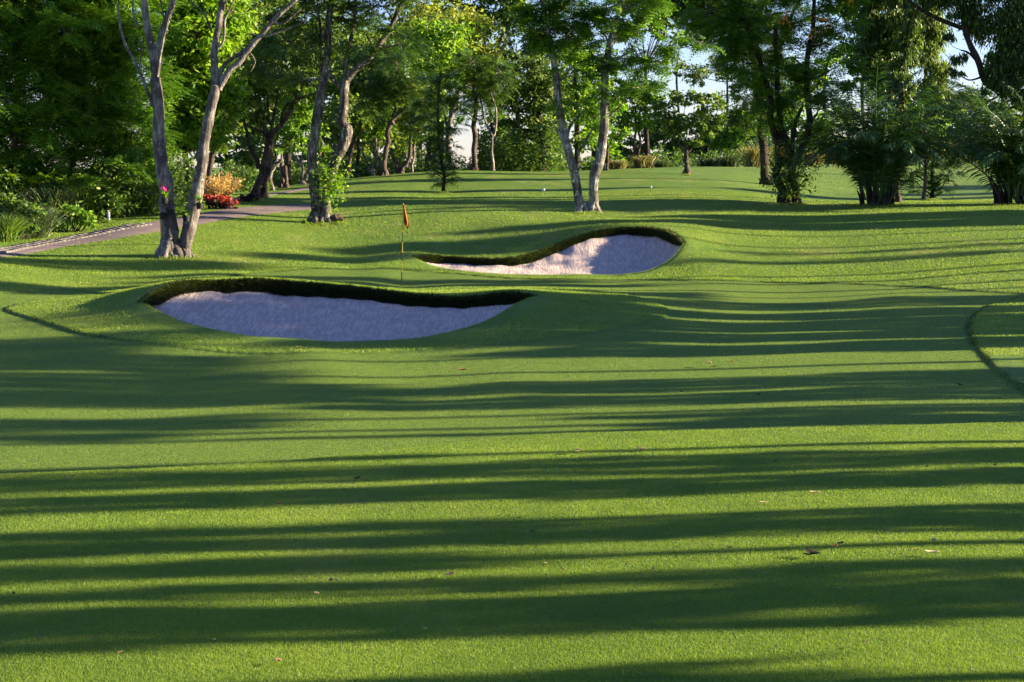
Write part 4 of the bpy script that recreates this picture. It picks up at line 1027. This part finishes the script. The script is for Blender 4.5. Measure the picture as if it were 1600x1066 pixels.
def tussock(name, label, cat, Y, px, py, wpx, hpx, n, mat, group=None, seed=0, arch=.35, wb=.012, plumes=False):
    r = np.random.default_rng(seed + 500)
    if Y is None: Y = hit(px, py)[1]
    b = P(px, py, Y); b[2] = gz(b[0], b[1]); k = Y / F
    H = hpx * k; W = wpx * k
    o_ = b + r.normal(0, .35, (n, 3)) * [W * .6, W * .5, 0]; o_[:, 2] = ground_z(o_[:, 0], o_[:, 1]) - .03
    d = unit(r.normal(0, arch, (n, 3)) * [1, 1, 0] + (o_ - b) * [.5 / W, .5 / W, 0] + [0, 0, 1])
    h = H * (.55 + .45 * r.random(n)); s = unit(np.cross(d, r.normal(0, 1, (n, 3)))) * wb
    hd = unit(d * [1, 1, 0] + 1e-6); A = Acc()
    p1 = o_ + d * (h * .55)[:, None]; p2 = o_ + d * (h * .9)[:, None] + hd * (h * .18)[:, None]; p2[:, 2] -= h * .04
    p3 = p2 + hd * (h * .16)[:, None] - np.array([0, 0, 1]) * (h * .10)[:, None]
    v = r.random(n)
    A.quads(np.stack([o_ - s, o_ + s, p1 + s * .9, p1 - s * .9], 1), v); A.quads(np.stack([p1 - s * .9, p1 + s * .9, p2 + s * .5, p2 - s * .5], 1), v); A.tris(np.stack([p2 - s * .5, p2 + s * .5, p3], 1), v)
    root = empty(name, b, label, cat, group)
    link("blades", A.mesh("blades", M[mat], b, False), root)
    return root
bush("bush", "rounded reedy bush at the left edge of the picture beside the cart path", "bush", None, 30, 374, [(10,335,30,28),(40,340,28,24),(20,310,26,14)], 'bush', .14, seed=1)
tussock("grass_clump", "tall grassy clump with pale seed tips at the far left, in front of the bushes", "grass clump", None, 42, 371, 52, 66, 1500, 'tall_grass', seed=2, wb=.010)
tussock("grass_clump", "dark green grass clump at the left edge of the picture", "grass clump", None, 2, 376, 44, 56, 1100, 'bush', seed=3, wb=.010)
bush("bush", "low bright leaved bush left of the white marker post", "bush", None, 112, 362, [(95,342,24,18),(120,335,20,16),(135,345,14,12),(80,352,16,10)], 'broad', .15, seed=4)
for i, (px, w, h, lab) in enumerate([(78,46,70,"soft grey-green long grass behind the bright leaved bush"),(125,52,74,"soft grey-green long grass behind the white marker post"),(172,52,66,"soft dark long grass right of the white marker post"),
                              (214,46,60,"dark long grass beside the pale double trunk's left side"),(240,34,50,"thin long grass seen just behind the pale left trunk")]):
    tussock("grass_clump", lab, "grass clump", 59.0 + i * .8, px, 350, w, h, 1500, 'tall_grass' if i % 2 == 0 else 'bush', seed=10 + i, wb=.011)
# woodland undergrowth nobody could count
def undergrowth(name, label, boxes, mat, seed, size=.2):
    r = np.random.default_rng(seed); A = Acc()
    for (px0, px1, Y0, Y1, h, n) in boxes:
        Y = Y0 + (Y1 - Y0) * r.random(n); px = px0 + (px1 - px0) * r.random(n)
        nb = 60; cb = r.random((nb, 2)); hb = .3 + .7 * r.random(nb)
        k = r.integers(0, nb, n)
        u = np.clip(cb[k, 0] + r.normal(0, .035, n), 0, 1); w = np.clip(cb[k, 1] + r.normal(0, .08, n), 0, 1)
        px = px0 + (px1 - px0) * u; Y = Y0 + (Y1 - Y0) * w
        x = np.array([ray(a, 300)[0] for a in px]) * Y
        z = ground_z(x, Y) + h * hb[k] * r.random(n) ** .7
        leaves(A, np.stack([x, Y, z], 1), size, r, .45)
    return tag(link(name, A.mesh(name, M[mat], (0, 0, 0), False)), label, "undergrowth", kind="stuff")
undergrowth("undergrowth", "dark tangled undergrowth covering the left bank", [(-120, 300, 58, 70, 2.6, 16000), (230, 420, 78, 92, 1.6, 12000)], 'broad_dark', 31, .17)
undergrowth("woodland_undergrowth", "green undergrowth between the trunks of the wood", [(400, 700, 96, 112, 1.6, 16000), (700, 790, 104, 116, 1.5, 4000)], 'bush', 32, .22)
undergrowth("hedge_row", "bushy green undergrowth along the far side of the lawn crest", [(745, 900, 98, 112, 3.2, 16000), (890, 1010, 104, 120, 1.2, 4200), (1000, 1190, 116, 132, 2.2, 8000), (1190, 1420, 122, 138, 2.0, 7000)], 'bush', 33, .26)
undergrowth("far_undergrowth", "dull undergrowth beyond the far right fairway", [(1380, 1640, 168, 185, 3.4, 9000), (1180, 1400, 140, 160, 3.4, 7000)], 'olive', 34, .34)
for i, (px, Y, w, h, lab, mt) in enumerate([
   (966, 97, 22, 18, "dry yellow grass clump just right of the spotted double trunk", 'dry_grass'), (1005, 99, 30, 26, "dry yellow grass clump under the two thin parallel stems", 'dry_grass'),
   (1034, 103, 22, 15, "low dry grass clump left of the round crowned tree", 'tall_grass'), (1105, 112, 26, 22, "pale green grass clump right of the round crowned tree", 'tall_grass'),
   (1140, 112, 26, 24, "grey-green grass clump beyond the lawn left of the flowering tree", 'tall_grass'), (1178, 110, 26, 40, "tall tan reed clump directly left of the flowering tree", 'dry_grass'),
   (1196, 113, 22, 54, "tall pale green reeds behind the tan reed clump", 'tall_grass'), (1272, 114, 30, 26, "dry yellow grass right of the flowering tree's trunks", 'dry_grass'),
   (1305, 118, 26, 24, "dry grass behind the left fronds of the big palm clump", 'dry_grass'), (1462, 158, 26, 26, "tan reeds at the far edge of the right fairway", 'dry_grass'),
   (1500, 162, 24, 24, "yellowish reeds in the middle of the far right fairway's edge", 'tall_grass'), (1536, 160, 24, 28, "pale brown reeds near the right palm clump", 'dry_grass')]):
    tussock("reed_clump", lab, "reeds", Y, px, 262, w, h, 420, mt, seed=60 + i, wb=.022, arch=.22)

# planted bed beyond the path: tan dry shrubs, red and purple foliage
for i, (px, py, rx, ry, lab) in enumerate([(333,312,19,24,"tan dry fan shaped shrub, the left of the pair behind the red leaves"),(350,318,17,26,"tan dry fan shaped shrub, the right of the pair behind the red leaves")]):
    r = np.random.default_rng(40 + i); Y = 64.0 + i * .7; b = P(px, py, Y); b[2] = gz(b[0], b[1]); k = Y / F
    A, B = Acc(), Acc(); H = ry * 2.3 * k
    tube(A, [b - [0, 0, .1], b + [0.01, 0, H * .3]], [.05, .04], 7, 3)
    for j in range(46):
        a_ = r.uniform(-1.1, 1.1); dd = unit([math.sin(a_), r.normal(0, .5), math.cos(a_) * 1.1]); e = b + [0, 0, H * .25] + dd * H * .66 * (.7 + .3 * r.random())
        tube(A, [b + [0, 0, H * .25 * r.random()], (b + e) / 2 + [0, 0, .1], e], [.02, .014, .006], 4, 2, cap=False)
        n = 26; t = r.random((n, 1)) ** .6; q = (b + [0, 0, H * .2]) * (1 - t) + e * t
        leaves(B, q + r.normal(0, .03, (n, 3)), .13, r, .22, out=np.repeat(dd[None], n, 0))
    root = empty("dry_shrub", b, lab, "shrub")
    link("stem", A.mesh("stem", M['dry_grass'], b), root); link("foliage", B.mesh("foliage", M['tan'], b, False), root)
bush("red_leaved_plant", "low red leaved plants under the tan dry shrubs", "plant", 63.0, 334, 320, [(328,306,13,8),(345,312,14,8),(358,318,12,6)], 'red', .12, 5, seed=7, dens=1.3)
bush("purple_leaved_plant", "dark purple leaved plants left of and below the red ones", "plant", 62.8, 330, 322, [(326,316,10,6),(340,320,14,5),(362,320,8,5)], 'purple', .12, 5, seed=8, dens=1.3)
bush("purple_leaved_plant", "dark purple low plants at the foot of the dark leaning tree", "plant", None, 387, 315, [(378,311,12,5),(394,309,12,5),(386,306,8,4)], 'purple', .12, 5, seed=9, dens=1.3)
bush("light_green_plant", "small light green plant at the left end of the planted bed", "plant", None, 320, 324, [(318,320,7,6)], 'broad', .12, 4, seed=10)
bush("weedy_tuft", "weedy green tuft at the foot of the mottled tree", "plant", None, 478, 349, [(476,347,12,3),(500,349,12,3),(530,348,8,3)], 'broad', .07, 3, seed=11)

# ---------------------------------------------------------------- palm clumps
def frond_mesh(seed, L, arch, lf=.60):
    r = np.random.default_rng(seed); A = Acc(); n = 22
    t = np.linspace(0, 1, n); el = R(82) - arch * t ** 1.5
    ds = L / (n - 1); p = [np.zeros(3)]
    for i in range(1, n): p.append(p[-1] + np.array([math.cos(el[i]), .03 * math.sin(3 * t[i]), math.sin(el[i])]) * ds)
    p = np.array(p)
    tube(A, p, [.035, .026, .016, .006], 5, 1, cap=False, a=.75)
    m = 46; tt = np.linspace(.14, .99, m)
    c = np.stack([np.interp(tt, t, p[:, i]) for i in range(3)], 1); g = unit(np.stack([np.interp(tt, t, np.gradient(p[:, i])) for i in range(3)], 1))
    for s in (-1, 1):
        up = np.cross(g, np.array([0, 1.0, 0])); up = -up
        d = unit(np.array([0, s * 1.0, 0]) + g * (.75 + .35 * tt[:, None]) + up * r.normal(.15, .28, (m, 1)) + r.normal(0, .08, (m, 3)) - np.array([0, 0, .28]))
        ln = lf * (np.sin(np.pi * np.clip(tt * .86 + .12, 0, 1)) ** .55) * (.85 + .3 * r.random(m))
        w = unit(np.cross(d, up + r.normal(0, .3, (m, 3)))) * .021
        mid = c + d * (ln * .5)[:, None]; tip = c + d * ln[:, None] - np.array([0, 0, 1]) * (ln * .22)[:, None]
        A.quads(np.stack([c - w * .5, c + w * .5, mid + w, mid - w], 1), np.clip(.45 + r.normal(0, .25, m), 0, 1)); A.tris(np.stack([mid - w, mid + w, tip], 1), np.clip(.45 + r.normal(0, .25, m), 0, 1))
    return A.mesh("frond", M['palm'], (0, 0, 0), False)
FR = [frond_mesh(i, L, R(a)) for i, (L, a) in enumerate([(4.2, 55), (4.4, 80), (4.0, 105), (3.8, 130), (3.4, 95), (4.6, 68), (2.8, 150), (4.0, 120)])]
def palm(px, py, label, n, seed, s=1.0, spread=.55):
    r = np.random.default_rng(seed); Y = hit(px, py)[1]; b = P(px, py, Y); b[2] = gz(b[0], b[1])
    root = empty("palm_clump", b, label, "palm")
    A = Acc()
    for j in range(26):                                   # old leaf bases and suckers packed round the foot
        a_ = r.random() * 6.283; q = np.array([math.cos(a_), math.sin(a_), 0]) * spread * (.25 + .6 * r.random()) * s
        d = unit(q * .22 + [0, 0, 1]); h = (.4 + .7 * r.random()) * s
        tube(A, [q - [0, 0, .1], q + d * h * .5, q + d * h + q * .15], [.08, .06, .025], 6, 2, .01, .15)
    link("stem_cluster", A.mesh("stem_cluster", M['bark_dark']), root)
    for j in range(n):
        m = j / n; kind = 0 if m < .14 else 1 if m < .30 else 2 if m < .50 else 3 if m < .68 else 4 if m < .78 else 5 if m < .84 else 7 if m < .94 else 6
        a_ = 6.283 * ((j * .618) % 1) + r.normal(0, .15)
        o = bpy.data.objects.new("frond", FR[kind]); C.collection.objects.link(o); o.parent = root
        rr = spread * s * (.15 + .5 * r.random()); o.location = (math.cos(a_) * rr, math.sin(a_) * rr, (.02 + .45 * r.random() if kind in (2, 3, 7) else .5 + .9 * r.random()) * s)
        sc = s * (.82 + .36 * r.random()); o.scale = (sc, sc, sc)
        o.rotation_euler = (r.normal(0, .22), r.normal(0, .10), a_)
    return root
palm(1372, 321, "big clump of dark feather palms in the right middle, standing on the ridge", 100, 3, 1.12, .9)
palm(1592, 319, "palm clump cut off by the right edge of the picture, sunlit at its top", 100, 4, 1.05, 1.05)

# ---------------------------------------------------------------- flagstick and small things
M['black_paint'] = plain('black_paint', (.012, .012, .014), .4)
M['yellow_paint'] = plain('yellow_paint', (.55, .38, .03), .4)
M['flag_cloth'] = plain('flag_cloth', (.42, .12, .02), .8, .1, .3, 12)
M['white'] = plain('white_paint', (.72, .72, .74), .5)
fp = hit(627.5, 446); Yf = fp[1]; kf = Yf / F
fr = empty("flagstick", fp, "golf flagstick banded black and yellow with a limp orange flag, on the putting green", "flagstick")
def seg(name, p0, p1, r_, mat): 
    A = Acc(); tube(A, [p0, p1], [r_, r_], 10, 1); return link(name, A.mesh(name, M[mat]), fr)
Hs = 128 * kf; zz = 0
top = (P(630, 318, Yf) - fp)
def pt(f): return np.array([top[0] * f, 0, top[2] * f])
seg("pole", pt(-.05), pt(.36), .011, 'yellow_paint'); 
seg("pole", pt(.36), pt(1.0), .0105, 'yellow_paint')
for a_, b_ in ((-.01, .165), (.295, .405), (.53, .645)):
    seg("painted_band", pt(a_), pt(b_), .0125, 'black_paint')
# limp flag: folded sheet hanging from the top
r = np.random.default_rng(9); V = []; nu, nv = 15, 22
for j in range(nv):
    v = j / (nv - 1)
    for i in range(nu):
        u = i / (nu - 1)
        half = .012 + .16 * v ** 1.1 * (1 - .45 * max(0, v - .8) / .2)
        x = u * half + .01; y = .035 * math.sin(u * 13 + v * 3) * (.3 + v)
        V.append(pt(.985) + [x, y, -.58 * v * (1 - .0 * u) - .06 * u * v + (.10 * (1 - u) * v if v > .6 else 0)])
V = np.array(V); ii = (np.arange(nv - 1)[:, None] * nu + np.arange(nu - 1)[None, :]).ravel()
fo = link("flag", mesh_np("flag", V, [np.stack([ii, ii + 1, ii + nu + 1, ii + nu], 1)], M['flag_cloth']), fr)
sm = fo.modifiers.new("thickness", 'SOLIDIFY'); sm.thickness = .003
A = Acc(); an = np.linspace(0, 2 * np.pi, 25)[:-1]
ring = np.stack([np.cos(an) * .055, np.sin(an) * .055, 0 * an + .004], 1); ring2 = ring * [.9, .9, 1]
A.add(np.vstack([ring, ring2]), [[i, (i + 1) % 24, 24 + (i + 1) % 24, 24 + i] for i in range(24)])
A.add(np.vstack([ring2 - [0, 0, .001], [[0, 0, .002]]]), [[i, (i + 1) % 24, 24] for i in range(24)])
link("hole_cup", A.mesh("hole_cup", M['black_paint']), fr)

def sphere_acc(A, c, rad, nu=14, nv=9):
    V = [c + np.array([math.sin(math.pi * j / nv) * math.cos(2 * math.pi * i / nu), math.sin(math.pi * j / nv) * math.sin(2 * math.pi * i / nu), math.cos(math.pi * j / nv)]) * rad for j in range(nv + 1) for i in range(nu)]
    A.add(V, [[j * nu + i, j * nu + (i + 1) % nu, (j + 1) * nu + (i + 1) % nu, (j + 1) * nu + i] for j in range(nv) for i in range(nu)])
for px, py, rd, lab in ((849, 299, .085, "round white tee marker left of the spotted double trunk"), (1017, 294, .06, "round white tee marker right of the spotted double trunk")):
    h = hit(px, py); A = Acc(); sphere_acc(A, np.array([0, 0, rd * .9]), rd); tube(A, [np.array([0, 0, -.06]), np.array([0, 0, .03])], [.015, .015], 6, 1)
    o = link("tee_marker", A.mesh("tee_marker", M['white']), None, h); tag(o, lab, "tee marker")
h = hit(170, 345); A = Acc(); kk = h[1] / F
tube(A, [np.array([0, 0, -.1]), np.array([0, 0, .30]), np.array([-.01, 0, 15 * kk])], [.045, .045, .043], 10, 2, 0, .03)
tag(link("marker_post", A.mesh("marker_post", M['white']), None, h), "short white marker post in the grass beyond the cart path", "post")
h = P(251.5, 338, 50.5); h[2] = gz(h[0], h[1]); A = Acc(); kk = h[1] / F
tube(A, [np.array([0, 0, -.1]), np.array([0.02, 0, .5]), np.array([.0, 0, 40 * kk])], [.05, .05, .045], 8, 2, .005, .08)
tag(link("wooden_stake", A.mesh("wooden_stake", M['dry_grass']), None, h), "tan wooden stake just left of the pale double trunk", "stake")

# fallen leaves on the turf
M['dead'] = leaf_mat('dead_leaf', [(0, (.20, .09, .03)), (.5, (.42, .25, .10)), (1, (.62, .52, .28))], .2, .7, .2)
M['dead_dark'] = leaf_mat('dead_leaf_dark', [(0, (.02, .015, .01)), (1, (.07, .05, .03))], .1, .7, .2)
def fallen(px, py, s, mat, seed):
    r = np.random.default_rng(seed); h = hit(px, py); L = s * h[1] / F
    nU, nV = 7, 4; a_ = r.random() * 6.283; cu = .3 + .5 * r.random(); V = []
    for i in range(nU):
        u = i / (nU - 1)
        for j in range(nV):
            v = (j / (nV - 1) - .5); w = math.sin(math.pi * (u * .92 + .05)) ** .8 * .5
            x, y = (u - .5) * L, v * w * L; z = cu * L * ((u - .5) ** 2 * 1.2 + (abs(v) * w) * .9) + .004 + .020
            V.append([x * math.cos(a_) - y * math.sin(a_), x * math.sin(a_) + y * math.cos(a_), z])
    ii = (np.arange(nU - 1)[:, None] * nV + np.arange(nV - 1)[None, :]).ravel(); f = np.stack([ii, ii + 1, ii + nV + 1, ii + nV], 1)
    me = mesh_np("fallen_leaf", np.array(V), [f], M[mat], {"v": ('FACE', np.full(len(f), r.random()))})
    o = link("fallen_leaf", me, None, h)
    m = o.modifiers.new("thickness", 'SOLIDIFY'); m.thickness = .0012
    on_green = float(masks(np.array([h[0]]), np.array([h[1]]))[0]) < 0
    if px in (1313, 1303): tag(o, "small tan leaf of the pair by the dark twig-like leaf, %s one" % ("right" if px > 1308 else "left"), "leaf")
    elif px == 1270: tag(o, "largest blackish curled leaf, on the sunlit foreground turf at the right", "leaf")
    else:
        where = "smooth putting green" if on_green else "coarse mown turf in front"
        if not on_green and h[1] > 21: where = "turf round the large bunker"
        if mat == 'dead': tag(o, "small tan dry leaf fallen on the " + where, "leaf", "dry leaves on the " + where)
        else: tag(o, "small blackish curled leaf fallen on the " + where, "leaf", "dark leaves on the " + where)
LV = [(1313,855,9),(1303,860,7),(1459,850,8),(1597,848,7),(1455,870,12),(1430,865,5),(1138,861,6),(901,710,9),(924,721,5),(1002,706,10),(1192,790,7),(702,905,11),(517,914,7),(526,913,6),(495,934,8),(1349,1012,6),
      (437,791,7),(107,752,8),(466,546,6),(722,582,9),(1144,569,6),(1108,571,8),(983,886,5),(1140,863,4),(435,1040,10),(187,1026,6),(147,1003,6),(623,993,6),(665,990,6),(790,907,4),(577,1025,4),(1312,925,5),(880,897,5),(1272,775,9),(1064,832,4),(853,886,5),
      (335,1006,4),(1020,895,5),(1370,850,4),(1084,852,4)]
for i, (a_, b_, s) in enumerate(LV): fallen(a_, b_, s * 2.1, 'dead', i)
for i, (a_, b_, s) in enumerate([(1270,872,26),(1262,873,14),(1185,620,10),(1065,615,8),(1500,605,10),(558,753,12),(570,755,9),(384,859,6),(22,934,9),(832,836,8),(811,814,6),(1100,900,6),(555,1072,6),(113,748,7),(1212,725,8),(1448,734,8),(1554,732,8)]):
    fallen(a_, b_, s * 1.3, 'dead_dark', 100 + i)
# ---------------------------------------------------------------- trees standing to the right of the view, whose shadows cross the turf
_ta = math.tan(R(SUN_EL)); _uh = np.array([math.sin(R(SUN_AZ)), math.cos(R(SUN_AZ))]); _nh = np.array([-math.cos(R(SUN_AZ)), math.sin(R(SUN_AZ))])
def caster(w1, w2, xa, xb, s0, i, label, dens=1.0, rag=.10, trunk=True, size=.2):
    """a tree at distance s0 along the sun's ground direction whose crown shades w1..w2 between x=xa and x=xb"""
    r = np.random.default_rng(700 + i); wc = (w1 + w2) / 2
    b2 = _nh * wc + _uh * s0; b = np.array([b2[0], b2[1], gz(b2[0], b2[1])])
    def hgt(x):
        q = _nh * wc + _uh * ((x + _nh[0] * -wc) / _uh[0]); g = gz(q[0], q[1])
        return g + (s0 - np.dot(q, _uh)) * _ta
    z0, z1 = hgt(xb), hgt(xa)
    A, Wd = Acc(), Acc(); hw = (w2 - w1) / 2; area = (w2 - w1) * (z1 - z0)
    n = int(area * 620 * dens * (.2 / size) ** 2)
    u = r.random(n); z = z0 + (z1 - z0) * u
    prof = np.clip(np.minimum(1.0, (1.03 - u) * 7), 0, 1) * (1 + rag * np.sin(u * 17 + i) + rag * .6 * np.sin(u * 41 + 2 * i))
    prof = prof * (1.06 - .30 * u)
    lat = (2 * r.random(n) - 1) * hw * prof
    ph = r.random(4) * 6.28
    gg = np.sin(lat * 9 + ph[0] + u) + .8 * np.sin(lat * 19 + ph[1] - 2 * u) + .7 * np.sin(lat * 37 + ph[2]) + .5 * np.sin(lat * 71 + ph[3])
    keep = r.random(n) < np.clip(1.15 + gg * (.10 + .62 * u) - .25 * u, 0, 1)
    u, z, lat = u[keep], z[keep], lat[keep]; n = len(u); dep = r.normal(0, .4, n) * max(.6, hw * .5)
    p = np.stack([b[0] + _nh[0] * lat + _uh[0] * dep, b[1] + _nh[1] * lat + _uh[1] * dep, z], 1)
    leaves(A, p, size, r, .5, down=.4)
    if trunk: tube(Wd, [b - [0, 0, .2], (b + [0, 0, (z1 - b[2]) * .5]), [b[0], b[1], z1]], [.17, .13, .04], 8, 4)
    for q in range(int(8 + area)):
        zz_ = z0 + (z1 - z0) * r.random(); e = np.array([b[0] + _nh[0] * r.uniform(-hw, hw) * .8, b[1] + _nh[1] * r.uniform(-hw, hw) * .8, zz_ + .1])
        tube(Wd, [[b[0], b[1], zz_ - .3], e], [.04, .012], 4, 2, cap=False)
    root = empty("mast_tree", b, label, "tree", None)
    link("trunk", Wd.mesh("trunk", M['bark_brown'], b), root); link("crown", A.mesh("crown", M['droop'], b, False), root)
CS = [
 (7.3, 8.28, -6, 1.2, 19), (9.12, 10.34, -7, 6, 20, 1.5), (10.46, 11.0, -7, 6, 22),
 (12.1, 13.15, -7, 7, 21), (11.25, 11.95, -7, -.3, 23), (13.0, 13.4, -7, -.8, 25),
 (14.25, 15.3, -9, 8, 22), (15.5, 16.75, -9, 8, 24), (17.05, 17.35, -9, -1.2, 27),
 (18.9, 20.0, 1.5, 9, 24), (20.0, 20.62, 0.6, 9, 27), (19.25, 20.0, -10, -4.5, 30), (20.1, 21.3, -10, -3.2, 33), (19.05, 19.16, -9, 3, 29),
 (21.2, 22.6, -3, 10, 27), (22.7, 24.4, -2.5, 10, 29), (22.3, 24.5, -11, -2.0, 33), (24.4, 26.5, -12, -3.8, 36), (26.6, 28.6, -13, -4.6, 38),(28.6, 31, -14, -6.5, 40),
 (27.2, 29.0, -.8, 12, 32, 1.6), (29.3, 31.0, 0.0, 13, 33, 1.6), (31.1, 33.4, -3.6, 13, 35, 1.6), (33.7, 35.4, -6.2, 13, 37, 1.6), (30.2, 33.0, -6.3, 1, 41), (28.9, 30.4, -4.5, 2, 39),
 (31.0, 37.0, -6.9, 2.5, 43, 1.6), (36.0, 38.3, 1.0, 15, 42), (38.6, 40.2, .6, 4.5, 45), (42.2, 43.3, -10, 3.2, 47), (43.6, 44.7, -10, 1.5, 49), (39.8, 41.9, -17, -6, 50),
 (56.8, 60.4, 4.5, 28, 66, 1.9), (54.2, 57.0, -2, 28, 64, 1.9), (51.4, 54.2, -6, 2, 62, 1.6), (49.0, 51.2, -8.2, -3, 60), (45.6, 47.9, -17, -7.5, 58),
 (46.6, 47.6, 4, 14, 52, .3), (48.4, 49.2, 6, 22, 54, .3),
 (63.0, 65.5, 12, 30, 68), (74, 78, 10, 45, 86), (80, 83.5, 18, 45, 88), (86, 92, 22, 50, 92),
]
ORD = "one two three four five six seven eight nine ten eleven twelve thirteen fourteen fifteen sixteen seventeen eighteen nineteen twenty".split()
ORD += ["twenty " + q for q in ORD[:9]] + ["thirty"] + ["thirty " + q for q in ORD[:9]] + ["forty"] + ["forty " + q for q in ORD[:9]]
for i, c in enumerate(CS):
    caster(*c[:5], i, "leafy columnar tree off the picture's right side, tree %s counted from the camera" % ORD[i], dens=c[5] if len(c) > 5 else 1.0, size=.2 if c[0] < 30 else .26)
